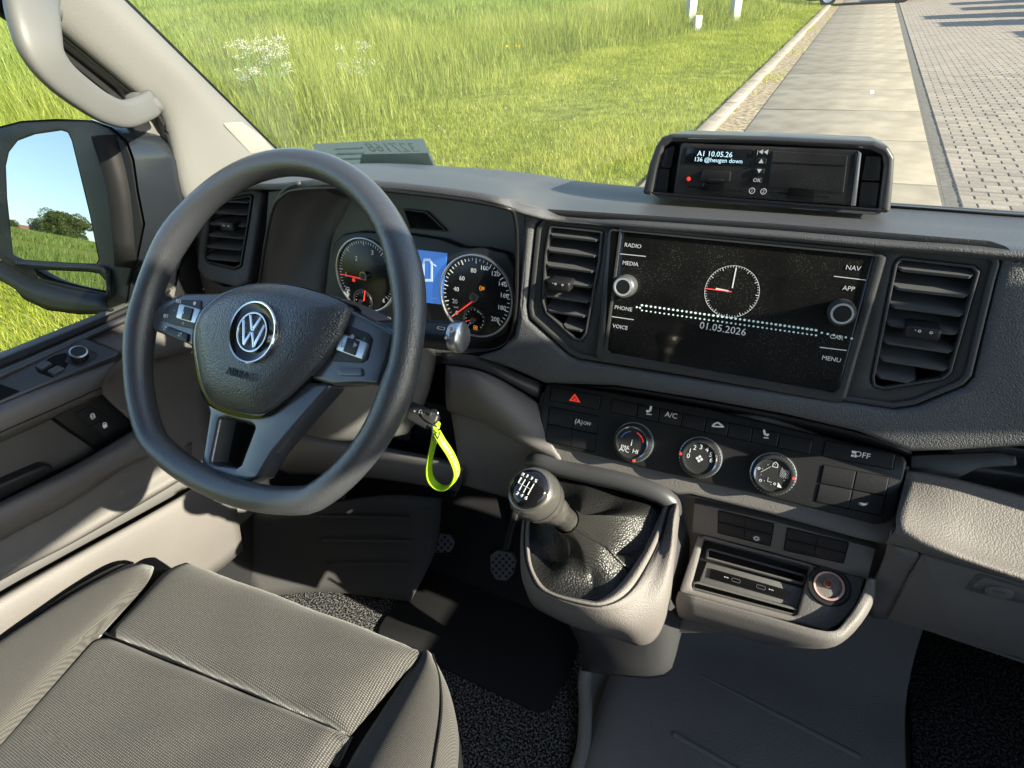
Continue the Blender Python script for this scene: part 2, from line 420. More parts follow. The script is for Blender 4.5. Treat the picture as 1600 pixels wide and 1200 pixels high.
# pavers: stretcher courses, long side across
M_pav = [mat('paver_%d' % i, c, .9, spec=.2, var=.16, varscale=25, bump=('noise', 220, .4, .003), objrand=.1) for i, c in enumerate([(.225, .195, .165), (.20, .172, .148), (.245, .212, .175)])]
pv = mk('paved_yard', mesh('paved_yard', [(path_l(-8)+1.93, -8, -.011), (30, -8, -.011), (30, 60, -.011), (path_l(60)+1.93, 60, -.011)], [(0, 1, 2, 3)]), M_joint); pv['kind'] = 'structure'
PW, PH_ = .212, .106
cells = []
for r in range(int(40/PH_)):
    yy = 3.2+r*PH_; x0 = path_l(yy)+2.03 + (PW/2 if r % 2 else 0)
    for c in range(-1, 46):
        xx = x0+PW/2+c*PW; wd = PW
        if c == -1:
            if r % 2 == 0: continue
            xx = x0-PW/4; wd = PW/2
        P = Vector((xx, yy, 0)); d = P-CAMPOS; zc = d.dot(CF); u = 800+FPX*d.dot(CR)/zc; v = 600+FPX*d.dot(CD)/zc
        if u < 1380 or u > 2300 or v < -80: continue
        cells.append((xx, yy, wd, u, v))
near = sorted(range(len(cells)), key=lambda i: 1e6 if (cells[i][3] > 1606 or cells[i][4] > 336 or cells[i][3] < 1385) else math.hypot(cells[i][0], cells[i][1]))[:300]
nset = set(near); pme = {}
def paver_geo(wd): 
    a, b, z0, e = wd/2-.0042, PH_/2-.0042, -.03, .006
    V = [(-a, -b, z0), (a, -b, z0), (a, b, z0), (-a, b, z0), (-a, -b, -e), (a, -b, -e), (a, b, -e), (-a, b, -e), (-a+e, -b+e, 0), (a-e, -b+e, 0), (a-e, b-e, 0), (-a+e, b-e, 0)]
    F = [(8, 9, 10, 11)]
    for q in (0, 4):
        for i in range(4): j = (i+1) % 4; F.append((q+i, q+j, q+4+j, q+4+i))
    return V, F
BV = []; BF = []; BI = []
for i, (xx, yy, wd, u, v) in enumerate(cells):
    zt = random.gauss(0, .0016); mi = random.choice((0, 0, 1, 2))
    if i in nset:
        key = (round(wd, 3), mi)
        mw = Matrix.Translation((xx, yy, zt)) @ rotp.to_4x4()
        if key not in pme:
            V, F = paver_geo(wd); pme[key] = mesh('paver', V, F); mk('paver', pme[key], M_pav[mi], pv, mw)
        else: mk('paver', pme[key], None, pv, mw)
    else:
        V, F = paver_geo(wd); n0 = len(BV); BV += [(x+xx, y_+yy, z+zt) for x, y_, z in V]; BF += [tuple(a+n0 for a in f) for f in F]; BI += [mi]*len(F)
me = mesh('pavers', BV, BF); o = mk('pavers', me, None, pv)
for m_ in M_pav: me.materials.append(m_)
me.polygons.foreach_set('material_index', BI); o['kind'] = 'stuff'
# ------------------------------------------------------------------ grass
def grass_mat(name, c0, c1, tip):
    m = bpy.data.materials.new(name); m.use_nodes = True; N = m.node_tree.nodes; L = m.node_tree.links; b = N['Principled BSDF']
    a = N.new('ShaderNodeAttribute'); a.attribute_name = 'shade'; r = N.new('ShaderNodeValToRGB'); L.new(a.outputs['Fac'], r.inputs[0])
    e = r.color_ramp.elements; e[0].color = (*c0, 1); e[1].color = (*c1, 1); e[1].position = .75; t = e.new(1.); t.color = (*tip, 1)
    L.new(r.outputs[0], b.inputs['Base Color']); b.inputs['Roughness'].default_value = .55; b.inputs['Specular IOR Level'].default_value = .3
    tr = N.new('ShaderNodeBsdfTranslucent'); L.new(r.outputs[0], tr.inputs[0]); mx = N.new('ShaderNodeMixShader'); mx.inputs[0].default_value = .45
    L.new(b.outputs[0], mx.inputs[1]); L.new(tr.outputs[0], mx.inputs[2]); L.new(mx.outputs[0], N['Material Output'].inputs[0]); return m
def blades(name, xy, hh, ww, lean, m, seg=2, shade=None, base=0.):
    n = len(xy); x, y = xy[:, 0], xy[:, 1]; z = ground_h(x, y)+base
    th = rng.uniform(0, 2*np.pi, n); ld = rng.uniform(0, 2*np.pi, n); la = hh*rng.uniform(.1, 1, n)*lean
    sx, sy = np.cos(th)*ww/2, np.sin(th)*ww/2; lx, ly = np.cos(ld)*la, np.sin(ld)*la
    if seg == 1:
        V = np.stack([np.stack([x-sx, y-sy, z-.01], 1), np.stack([x+sx, y+sy, z-.01], 1), np.stack([x+lx, y+ly, z+hh], 1)], 1).reshape(-1, 3)
        I = np.arange(n*3).reshape(-1, 3); k = 3
    else:
        V = np.stack([np.stack([x-sx, y-sy, z-.01], 1), np.stack([x+sx, y+sy, z-.01], 1),
                      np.stack([x-sx*.8+lx*.35, y-sy*.8+ly*.35, z+hh*.6], 1), np.stack([x+sx*.8+lx*.35, y+sy*.8+ly*.35, z+hh*.6], 1),
                      np.stack([x+lx, y+ly, z+hh*rng.uniform(.8, 1, n)], 1)], 1).reshape(-1, 3)
        b0 = np.arange(n)[:, None]*5; I = np.concatenate([b0+np.array([[0, 1, 3]]), b0+np.array([[0, 3, 2]]), b0+np.array([[2, 3, 4]])], 1).reshape(-1, 3); k = 5
    me = bpy.data.meshes.new(name); nf = len(I)
    me.vertices.add(len(V)); me.vertices.foreach_set('co', V.astype(np.float32).ravel())
    me.loops.add(nf*3); me.loops.foreach_set('vertex_index', I.astype(np.int32).ravel())
    me.polygons.add(nf); me.polygons.foreach_set('loop_start', np.arange(0, nf*3, 3, dtype=np.int32)); me.polygons.foreach_set('loop_total', np.full(nf, 3, np.int32))
    me.update(calc_edges=True)
    at = me.attributes.new('shade', 'FLOAT', 'POINT'); s = np.clip(rng.normal(.45, .22, n) if shade is None else shade, 0, 1); at.data.foreach_set('value', np.repeat(s, k).astype(np.float32))
    o = mk(name, me, m); o['kind'] = 'stuff'; return o
BND = np.array([[-2.1, 30], [-2.36, 23.4], [-3.8, 20.3], [-5.1, 18.2], [-6.0, 15.7], [-6.5, 13.0], [-5.8, 9.0], [-5.3, 7.0], [-6.1, 4.5], [-6.6, 2], [-6.8, -3], [-7, -14]])
def bnd(y): return np.interp(y, BND[::-1, 1], BND[::-1, 0])
def scatter(x0, x1, y0, y1, n): return np.stack([rng.uniform(x0, x1, n), rng.uniform(y0, y1, n)], 1)
def vnoise(xy, s, seed=0):
    p = xy*s; r = np.zeros(len(xy)); g = np.random.default_rng(seed)
    for k in range(7):
        a = g.uniform(0, 2*np.pi); f = g.uniform(.6, 2.2); r += np.sin(p[:, 0]*f*np.cos(a)+p[:, 1]*f*np.sin(a)+g.uniform(0, 6))
    return r/7**.5
GM1 = grass_mat('short_grass_blades', (.10, .14, .010), (.30, .355, .032), (.46, .43, .12))
GM2 = grass_mat('tall_grass_blades', (.095, .135, .014), (.285, .335, .05), (.45, .43, .17))
GM3 = grass_mat('crop_blades', (.09, .14, .022), (.24, .30, .058), (.35, .385, .13))
# short mown verge
P = np.concatenate([scatter(-8, -1.2, -3, 8, 210000), scatter(-8, -1, 8, 31, 200000)])
e = path_l(P[:, 1])-.5
P = P[(P[:, 0] < e+rng.normal(0, .05, len(P))) & (P[:, 0] > bnd(P[:, 1])-.6)]
nz = vnoise(P, 1.6, 1); sh = np.clip(.5+.16*nz+.1*vnoise(P, 5., 11)+rng.normal(0, .22, len(P))+(rng.random(len(P)) < .08)*.5, 0, 1)
blades('mown_grass', P, rng.uniform(.03, .085, len(P))*(1+.3*nz), rng.uniform(.004, .008, len(P))*(1+.04*P[:, 1].clip(0)), .8, GM1, 1, sh)
# weeds and dry grass in the gutter
P = scatter(0, 1, -1, 30, 6000); P[:, 0] = path_l(P[:, 1])-.5+P[:, 0]**1.2*.5; nz = vnoise(P*np.array([3, 1]), 2.2, 5); P = P[nz > .7]
me_h = blades('gutter_weeds', P, rng.uniform(.03, .12, len(P)), rng.uniform(.005, .012, len(P)), 1.2, GM1, 1, np.clip(rng.normal(.75, .25, len(P)), 0, 1))
# tall unmown margin
P = np.concatenate([scatter(-22, -1.5, -8, 14, 170000), scatter(-16, -1.5, 14, 34, 120000)])
d = bnd(P[:, 1])-P[:, 0]; keep = (d > rng.normal(0, .35, len(P))) & (d < 7+rng.normal(0, 1.5, len(P))); P = P[keep]; d = d[keep]
nz = vnoise(P, 1.1, 2); hh = (.22+.5*ss(d, 0, 2.0))*rng.uniform(.55, 1.25, len(P))*(1+.22*nz)
sh = np.clip(.46+.14*nz+rng.normal(0, .22, len(P))+.1*ss(d, .5, 4), 0, 1)
blades('tall_grass', P, hh, rng.uniform(.0035, .0085, len(P))*(1+.03*P[:, 1].clip(0)), .38, GM2, 2, sh)
# cereal crop beyond
P = np.concatenate([scatter(-30, -8, -6, 34, 130000), scatter(-75, -10, -30, 85, 170000), scatter(-190, -60, -130, 190, 110000)])
d = bnd(P[:, 1])-P[:, 0]; P = P[(d > 5.5+rng.normal(0, .6, len(P)))]
dist = np.hypot(P[:, 0], P[:, 1]); nz = vnoise(P*np.array([1, .5]), .55, 3)+.7*vnoise(P, 1.7, 8)
hh = .5*rng.uniform(.7, 1.15, len(P))*(1+.16*nz); sh = np.clip(.42+.17*nz+rng.normal(0, .16, len(P)), 0, 1)
blades('cereal_crop', P, hh, .012+dist*.0012, .4, GM3, 1, sh)
# ------------------------------------------------------------------ cab materials
DASH = mat('dash_dark', (.082, .083, .091), .45, spec=.5, var=.06, varscale=8, bump=('grain', 760, .6, .0010))
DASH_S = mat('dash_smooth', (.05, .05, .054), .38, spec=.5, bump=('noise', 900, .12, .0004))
TAUPE = mat('taupe_plastic', (.14, .130, .127), .56, spec=.45, var=.07, varscale=7, bump=('grain', 800, .4, .0008))
TAUPE_G = mat('taupe_grain', (.145, .132, .127), .6, spec=.4, var=.07, varscale=6, bump=('grain', 600, .4, .0010))
BEZ = mat('bezel_dark', (.045, .045, .047), .34, spec=.5, dust_veil=.12, bump=('noise', 1100, .1, .0003))
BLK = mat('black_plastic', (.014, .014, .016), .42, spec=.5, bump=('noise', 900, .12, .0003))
BLKG = mat('black_gloss', (.006, .006, .007), .08, spec=.5)
BUT = mat('button_black', (.017, .017, .02), .4, spec=.45, dust_veil=.03)
DEEP = mat('deep_black', (.006, .006, .007), .8, spec=.2)
WHITEP = mat('white_print_glow', (.45, .46, .48), .5, emit=((.8, .85, .9), .05))  # print also given a faint glow of its own so it stands out
REDP = mat('red_print', (.75, .05, .035), .4, emit=((1, .06, .04), .15))
ORNP = mat('amber_lamp', (.8, .3, .03), .4, emit=((1, .35, .03), .2))
BLUP = mat('blue_print', (.1, .25, .7), .5)
CHROME = mat('chrome', (.75, .76, .78), .12, metal=1.)
SATIN = mat('satin_silver', (.55, .57, .6), .3, metal=.9)
PIL = mat('pillar_trim', (.185, .182, .174), .75, spec=.25, var=.05, varscale=5, bump=('grain', 800, .35, .0006))
PIL_D = mat('pillar_trim_grey', (.15, .145, .14), .65, spec=.3, bump=('noise', 300, .15, .0005))
RUB = mat('rubber_seal', (.012, .012, .013), .6, spec=.3)
FLOORM = mat('floor_rubber', (.27, .262, .262), .6, spec=.35, var=.12, varscale=4, bump=('grain', 420, .5, .0009))
DKGREY = mat('dark_grey_trim', (.095, .092, .092), .6, spec=.35, bump=('grain', 800, .35, .0006))
LEATH = mat('black_leather', (.012, .0118, .0115), .42, spec=.5, bump=('grain', 420, .6, .0012))
WHEEL = mat('wheel_leather', (.048, .051, .060), .34, spec=1., coat=.12, bump=('grain', 750, .4, .0008))
AIRB = mat('airbag_skin', (.040, .046, .060), .33, spec=1., coat=.12, bump=('grain', 520, .55, .0011))
WHITE = mat('white_paint', (.78, .78, .77), .25, spec=.5, coat=.4)
def carpet_mat():
    m = mat('carpet', (.03, .03, .033), .95, spec=.1); N = m.node_tree.nodes; L = m.node_tree.links; b = N['Principled BSDF']
    tc = N.new('ShaderNodeTexCoord'); v = N.new('ShaderNodeTexNoise'); v.inputs['Scale'].default_value = 260; v.inputs['Detail'].default_value = 4; L.new(tc.outputs['Object'], v.inputs['Vector'])
    r = N.new('ShaderNodeValToRGB'); L.new(v.outputs['Fac'], r.inputs[0]); e = r.color_ramp.elements
    e[0].position = .45; e[0].color = (.008, .008, .009, 1); e[1].position = .72; e[1].color = (.30, .30, .31, 1); L.new(r.outputs[0], b.inputs['Base Color'])
    bp = N.new('ShaderNodeBump'); bp.inputs['Strength'].default_value = .9; bp.inputs['Distance'].default_value = .006; L.new(v.outputs['Fac'], bp.inputs['Height']); L.new(bp.outputs[0], b.inputs['Normal']); return m
CARPET = carpet_mat()
def fabric_mat(name, c0, c1, sx, sy, rough=.9, ang=0.):
    m = mat(name, c0, rough, spec=.15, sheen=.25); N = m.node_tree.nodes; L = m.node_tree.links; b = N['Principled BSDF']
    tc = N.new('ShaderNodeTexCoord'); mp = N.new('ShaderNodeMapping'); mp.inputs['Rotation'].default_value = (0, 0, ang); L.new(tc.outputs['Object'], mp.inputs['Vector'])
    ws = []
    for d, s in (('X', sx), ('Y', sy)):
        w_ = N.new('ShaderNodeTexWave'); w_.bands_direction = d; w_.inputs['Scale'].default_value = s; w_.inputs['Distortion'].default_value = .8; w_.inputs['Detail'].default_value = 1; w_.inputs['Detail Scale'].default_value = 3
        L.new(mp.outputs[0], w_.inputs['Vector']); ws.append(w_)
    mm = N.new('ShaderNodeMath'); mm.operation = 'MULTIPLY'; L.new(ws[0].outputs['Fac'], mm.inputs[0]); L.new(ws[1].outputs['Fac'], mm.inputs[1])
    no = N.new('ShaderNodeTexNoise'); no.inputs['Scale'].default_value = 600; L.new(tc.outputs['Object'], no.inputs['Vector'])
    ad = N.new('ShaderNodeMath'); ad.operation = 'MULTIPLY_ADD'; L.new(no.outputs['Fac'], ad.inputs[0]); ad.inputs[1].default_value = .5; L.new(mm.outputs[0], ad.inputs[2])
    r = N.new('ShaderNodeValToRGB'); L.new(ad.outputs[0], r.inputs[0]); e = r.color_ramp.elements
    e[0].position = .25; e[0].color = (*c0, 1); e[1].position = .95; e[1].color = (*c1, 1); L.new(r.outputs[0], b.inputs['Base Color'])
    bp = N.new('ShaderNodeBump'); bp.inputs['Strength'].default_value = .45; bp.inputs['Distance'].default_value = .0009; L.new(ad.outputs[0], bp.inputs['Height']); L.new(bp.outputs[0], b.inputs['Normal']); return m
FAB = fabric_mat('seat_fabric', (.026, .025, .0245), (.15, .144, .139), 118, 150)
FAB_S = fabric_mat('seat_side_fabric', (.048, .0455, .044), (.10, .095, .09), 190, 190)
def glass_mat(name, tint, refl, dust_veil=.0):
    m = bpy.data.materials.new(name); m.use_nodes = True; N = m.node_tree.nodes; L = m.node_tree.links; N.remove(N['Principled BSDF'])
    t = N.new('ShaderNodeBsdfTransparent'); t.inputs[0].default_value = (*tint, 1); g = N.new('ShaderNodeBsdfGlossy'); g.inputs['Roughness'].default_value = .02
    f = N.new('ShaderNodeFresnel'); f.inputs[0].default_value = 1.5; k = N.new('ShaderNodeMath'); k.operation = 'MULTIPLY'; k.inputs[1].default_value = refl; L.new(f.outputs[0], k.inputs[0])
    mx = N.new('ShaderNodeMixShader'); L.new(k.outputs[0], mx.inputs[0]); L.new(t.outputs[0], mx.inputs[1]); L.new(g.outputs[0], mx.inputs[2])
    df = N.new('ShaderNodeBsdfTranslucent'); df.inputs[0].default_value = (.85, .88, .82, 1); m2 = N.new('ShaderNodeMixShader'); no = N.new('ShaderNodeTexNoise'); no.inputs['Scale'].default_value = 3; no.inputs['Detail'].default_value = 4  # pale translucent mix stands in for the hazy veil on the glass
    mr = N.new('ShaderNodeMapRange'); mr.inputs[1].default_value = .3; mr.inputs[2].default_value = .7; mr.inputs[3].default_value = dust_veil*.6; mr.inputs[4].default_value = dust_veil*1.4; L.new(no.outputs['Fac'], mr.inputs[0]); L.new(mr.outputs[0], m2.inputs[0])
    L.new(mx.outputs[0], m2.inputs[1]); L.new(df.outputs[0], m2.inputs[2]); L.new(m2.outputs[0], N['Material Output'].inputs[0]); return m
GLASS = glass_mat('window_glass', (.92, .96, .92), .6, .006); WSG = glass_mat('windscreen_glass', (.92, .96, .92), 1., .032)
# ------------------------------------------------------------------ cab shell: pillars, windscreen, floor
PWS = Plane((0, .82, 1.44), (0, -1.3, -1), (1, 0, 0))           # windscreen, normal to the cab
PWS = Plane((0, .82, 1.44), Vector((0, -1.3, -1)), (1, 0, 0))
ws = empty('windscreen', (0, .83, 1.43), 'sloping clear windscreen glass above the dashboard with grass behind it', 'windscreen')
def wsp(x, z, off=0.): 
    y = .82-(z-1.44)/1.3 - .10*(abs(x)/.9)**2.2*.0; return Vector((x, y, z)) + PWS.n*(-off)
mk('pane', mesh('pane', [wsp(-.93, 1.40), wsp(.93, 1.40), wsp(.93, 2.25), wsp(-.93, 2.25)], [(0, 1, 2, 3)]), WSG, ws)
# black ceramic band along the pillars and the base
for sx in (-1, 1):
    mk('edge_band', mesh('edge_band', [wsp(sx*.885, 1.40, .002), wsp(sx*.94, 1.40, .002), wsp(sx*.94, 2.25, .002), wsp(sx*.885, 2.25, .002)], [(0, 1, 2, 3)]), RUB, ws)
mk('base_band', mesh('base_band', [wsp(-.93, 1.36, .003), wsp(.93, 1.36, .003), wsp(.93, 1.437, .003), wsp(-.93, 1.437, .003)], [(0, 1, 2, 3)]), RUB, ws)
# permit card behind the glass, seen from its back
PERM = mat('permit_card', (.22, .27, .26), .5, spec=.3, var=.04, varscale=40)
PERM2 = mat('permit_card_pale', (.3, .35, .34), .5, spec=.3)
PERM3 = mat('permit_print', (.62, .68, .68), .5)
translu(PERM, .5, (.26, .33, .31)); translu(PERM2, .5, (.38, .45, .43)); translu(PERM3, .5, (.6, .66, .64))
PK = Plane(PWS.o - PWS.n*.001, PWS.n, (1, 0, 0))
pc = empty('permit_card', PK.hit(590, 250), 'pale green permit card with mirrored numbers at the windscreen base', 'card')
def sheet(name, P, m, fr): return mk(name, mesh(name, [PK.hit(*p, fr) for p in P], [tuple(range(len(P)))]), m, pc)
sheet('card', [(487, 225), (661, 216), (684, 268), (515, 275)], PERM, .004); sheet('stripe', [(565, 241), (672, 239), (684, 266), (560, 268)], PERM2, .0048)
text('327168', PK.hit(612, 231, .005), PK, .030, PERM3, pc, front=.0052, mirror=True, xs=1.15, ang=math.radians(3), bold=.0004, depth=0.)
text('\u2261\u2261\u2261', PK.hit(540, 240, .005), PK, .02, PERM3, pc, front=.0052, mirror=True, ang=math.radians(3), depth=0.)
for k, (cx, cy) in enumerate([(545, 234), (547, 242), (549, 250)]):
    sheet('print_line', [(cx-22, cy-2), (cx+22, cy-4), (cx+22, cy-1), (cx-22, cy+1)], PERM3, .0051)

# left pillar: inner trim face, between windscreen edge and door seal
def pillar(side):
    s = side
    e_r = [(452, 246), (440, 232), (330, 115), (215, 0), (120, -98), (20, -200)]
    e_l = [(312, 330), (293, 300), (262, 185), (212, 140), (88, 36), (-20, -60)]
    rows = []
    for a, b in zip(e_r, e_l):
        A = PWS.hit(*a, .012); A.x = -.868; B = atX(*b, -.872)
        C1 = A.lerp(B, .33); C1.x += .022; C2 = A.lerp(B, .7); C2.x += .016
        A2 = A.copy(); A2.x -= .03; B2 = B.copy(); B2.x -= .03
        rows.append([Vector((p.x*-s, p.y, p.z)) if s > 0 else p for p in (A2, A, C1, C2, B, B2)])
    return rows
for sd, lab in ((-1, 'light beige left windscreen pillar trim above the steering wheel'), (1, 'light beige right windscreen pillar beyond the passenger side')):
    r = pillar(sd)
    t = empty('windscreen_pillar', r[0][1], lab, 'pillar')
    loft('trim', r, PIL, t, sub=4, subv=5, thick=.012, toward=(0, .2, 1.6))
    if sd < 0:
        # speaker grille patch and trim seam near the base
        PX = Plane((-.8475, .72, 1.5), (1, .05, 0), (0, 1, 0))
        GR = mat('grille_cloth', (.36, .35, .32), .8, bump=('grain', 1400, 1, .001))
        plate('speaker_grille', [(347, 192), (378, 190), (408, 212), (430, 237), (392, 240)], PX, GR, t, thick=.003, bevel=.0008, r=.004, front=.0)
# door frame along the pillar: grey inner band, black seal
# floor
fl = mk('cab_floor', mesh('cab_floor', [(-.9, -1, .60), (.9, -1, .60), (.9, 1.0, .60), (-.9, 1.0, .60)], [(0, 1, 2, 3)]), FLOORM); fl['kind'] = 'structure'
bw = mk('front_bulkhead', mesh('front_bulkhead', [(-.9, .98, .58), (.9, .98, .58), (.9, .88, 1.42), (-.9, .88, 1.42)], [(0, 1, 2, 3)]), DEEP); bw['kind'] = 'structure'
# right side of the cab (beyond the frame): door, window frame, cant rail
rd = empty('passenger_door', (.9, 0, .62), 'white passenger door with open view window beyond the right edge', 'door')
PR = Plane((.88, 0, 0), (-1, 0, 0), (0, 1, 0))
def R_(y, z): return (y, -z) if PR.v.z < 0 else (y, z)
mk_out = [R_(.78, .62), R_(.78, 1.44), R_(.52, 1.82), R_(.36, 2.06), R_(.24, 2.24), R_(-.62, 2.24), R_(-.62, .62)]
mk_hole = [R_(.70, 1.30), R_(.695, 1.40), R_(.42, 1.80), R_(.305, 1.955), R_(-.52, 1.975), R_(-.52, 1.30)]
plate('panel', mk_out, PR, PIL_D, rd, holes=[mk_hole], thick=.05, bevel=.004, px=False, hr=.03)
mk('pane', mesh('pane', [(.905, .72, 1.28), (.905, -.55, 1.28), (.905, -.55, 2.0), (.905, .35, 2.0)], [(0, 1, 2, 3)]), GLASS, rd)

# roof lining and rear wall of the cab (above and behind the camera)
rf = loft('cab_roof', [[Vector((x, y, z)) for x in (-.95, -.5, 0, .5, .95)] for y, z in ((.235, 2.20), (.1, 2.27), (-.4, 2.30), (-1.05, 2.30))], PIL, None, sub=1, subv=1, thick=.03, toward=(0, 0, 1)); rf['kind'] = 'structure'
rw_ = mk('rear_wall', mesh('rear_wall', [(-.95, -1.05, .6), (.95, -1.05, .6), (.95, -1.05, 2.3), (-.95, -1.05, 2.3)], [(0, 1, 2, 3)]), PIL_D); rw_['kind'] = 'structure'
for sx in (-1, 1):
    q = mk('side_trim', mesh('side_trim', [(sx*.945, -1.0, .5), (sx*.915, .98, .5), (sx*.905, .90, 1.43), (sx*.93, .60, 1.40), (sx*.938, .45, 1.2), (sx*.945, .3, .95), (sx*.945, -1.0, .95)], [(0, 1, 2, 3, 4, 5, 6)]), BLK); q['kind'] = 'structure'
# ------------------------------------------------------------------ dashboard
PB = PYZ(.600, 1.472, .550, 1.327)          # centre bezel
PC = PYZ(.570, 1.270, .521, 1.199)          # climate panel
PF = PYZ(.532, 1.165, .518, 1.100)          # lower storage fascia
dash = empty('dashboard', (-.05, .6, 1.1), 'dark grey textured dashboard with taupe lower half below the windscreen', 'dashboard')
# top pad -------------------------------------------------------
st = [  # back (y, z), crest (px, py, y), lip (px, py, y), front fold (px,py,y)
 ((-.88, .80, 1.44), (-.88, .72, 1.45), (-.88, .64, 1.46), (-.88, .62, 1.45)),
 ((-.80, .80, 1.45), atY(330, 292, .70), atY(322, 303, .63), atY(322, 311, .62)),
 ((-.72, .80, 1.455), atY(390, 272, .68), atY(378, 287, .585), atY(380, 297, .575)),
 ((-.66, .80, 1.46), atY(450, 264, .66), atY(440, 283, .545), atY(442, 297, .53)),
 ((-.58, .80, 1.462), atY(540, 258, .65), atY(520, 276, .53), atY(520, 291, .515)),
 ((-.50, .80, 1.462), atY(620, 262, .65), atY(620, 282, .53), atY(620, 297, .515)),
 ((-.42, .80, 1.462), atY(710, 269, .655), atY(720, 293, .53), atY(720, 309, .515)),
 ((-.36, .805, 1.458), atY(790, 281, .67), atY(790, 306, .535), atY(792, 322, .52)),
 ((-.31, .81, 1.452), atY(845, 293, .71), atY(826, 318, .57), atY(822, 334, .556)),
 ((-.24, .81, 1.45), atY(905, 305, .715), atY(880, 324, .628), atY(870, 343, .594)),
 ((-.12, .81, 1.45), atY(1020, 317, .715), atY(1000, 333, .632), atY(1000, 351.5, .594)),
 ((.02, .81, 1.45), atY(1220, 331, .715), atY(1200, 349, .632), atY(1200, 366, .594)),
 ((.14, .81, 1.45), atY(1420, 345, .715), atY(1400, 366, .632), atY(1400, 383, .594)),
 ((.24, .81, 1.45), atY(1600, 359, .715), atY(1580, 380, .632), atY(1580, 397, .594)),
 ((.50, .81, 1.45), (.50, .715, 1.469), (.50, .632, 1.483), (.50, .594, 1.476)),
 ((.88, .80, 1.44), (.88, .72, 1.45), (.88, .64, 1.46), (.88, .62, 1.45))]
def prf(s):
    b, c, l, f = [Vector(p) for p in s]
    return [b+Vector((0, .02, -.03)), b, b.lerp(c, .5)+Vector((0, 0, .004)), c, c.lerp(l, .45)+Vector((0, 0, .003)), l, l.lerp(f, .55)+Vector((0, -.0035, .0035)), f]
loft('top_pad', [prf(s) for s in st], DASH, dash, sub=3, subv=5, thick=.006, toward=(0, .2, 3))
# demister strip and ledge near the glass on the right
tube('demister_ledge', [Vector((x, .795, 1.4535)) for x in (.085, .2, .4, .8)], .006, DASH_S, dash, n=8, flat=.5)
loft('demister_grille', [[Vector((x, .775, 1.4605)) for x in (.083, .3, .85)], [Vector((x, .762, 1.4635)) for x in (.083, .3, .85)]], BLK, dash, sub=2, subv=2, thick=.002, toward=(0, 0, 3))
# centre face with the opening for the bezel --------------------
BZO = [(852, 339), (1200, 363), (1536, 392), (1560, 400), (1563, 412), (1555, 440), (1519, 588), (1506, 602), (1430, 633), (1395, 638), (1150, 600), (905, 560), (890, 553), (828, 497), (825, 480), (838, 355)]
FACE = [(818, 332), (1000, 346), (1200, 361), (1400, 378), (1600, 396), pxof((.5, .600, 1.472)), pxof((.86, .600, 1.472)), pxof((.86, .535, 1.285)), pxof((.5, .535, 1.285)), (1600, 700), (1490, 706), (1422, 708), (1340, 676), (1220, 648), (1100, 626), (960, 604), (850, 600), (800, 578), (745, 558), (778, 548), (803, 525), (810, 470)]
plate('face_panel', FACE, PB, DASH, dash, holes=[[(x+(4 if x > 1150 else -4)*(abs(x-1150) > 200), y+(3 if y > 480 else -3)) for x, y in BZO]], thick=.03, bevel=.007, front=.004, hr=.006, seg=3)
# deep backing behind bezel and vents
plate('vent_cavity', [(x, y) for x, y in BZO], PB, DEEP, dash, thick=.01, bevel=0, front=-.045)
# bezel with vent and screen openings
LV = [(858, 352), (942, 361), (937, 410), (916, 522), (908, 533), (897, 531), (852, 490), (846, 472), (850, 400)]
RV = [(1408, 402), (1522, 415), (1532, 424), (1487, 583), (1474, 594), (1380, 609), (1364, 604), (1362, 590), (1398, 412)]
SCR = [(966, 360), (1366, 397), (1310, 616), (945, 552)]
bz = plate('bezel', BZO, PB, BEZ, dash, holes=[LV, RV, SCR], thick=.035, bevel=.0025, front=-.002, r=.006, hr=.004)
def rim_ring(name, P, wd, pl, m, parent, front, h=.004, r=.004):
    """raised ring following an outline in pixels"""
    o2 = fillet([pl.uv(pl.hit(*p, front)) for p in P], r)
    if area2(o2) < 0: o2 = o2[::-1]
    return plate(name, o2, pl, m, parent, holes=[inset(o2, wd)], thick=h+.004, bevel=min(wd*.3, .0015), front=front, px=False)
rim_ring('bezel_edge', BZO, .0055, PB, DASH_S, bz, .0015, r=.007)
rim_ring('vent_frame', LV, .0025, PB, SATIN if False else DASH_S, bz, .001)
rim_ring('vent_frame', RV, .0025, PB, DASH_S, bz, .001)
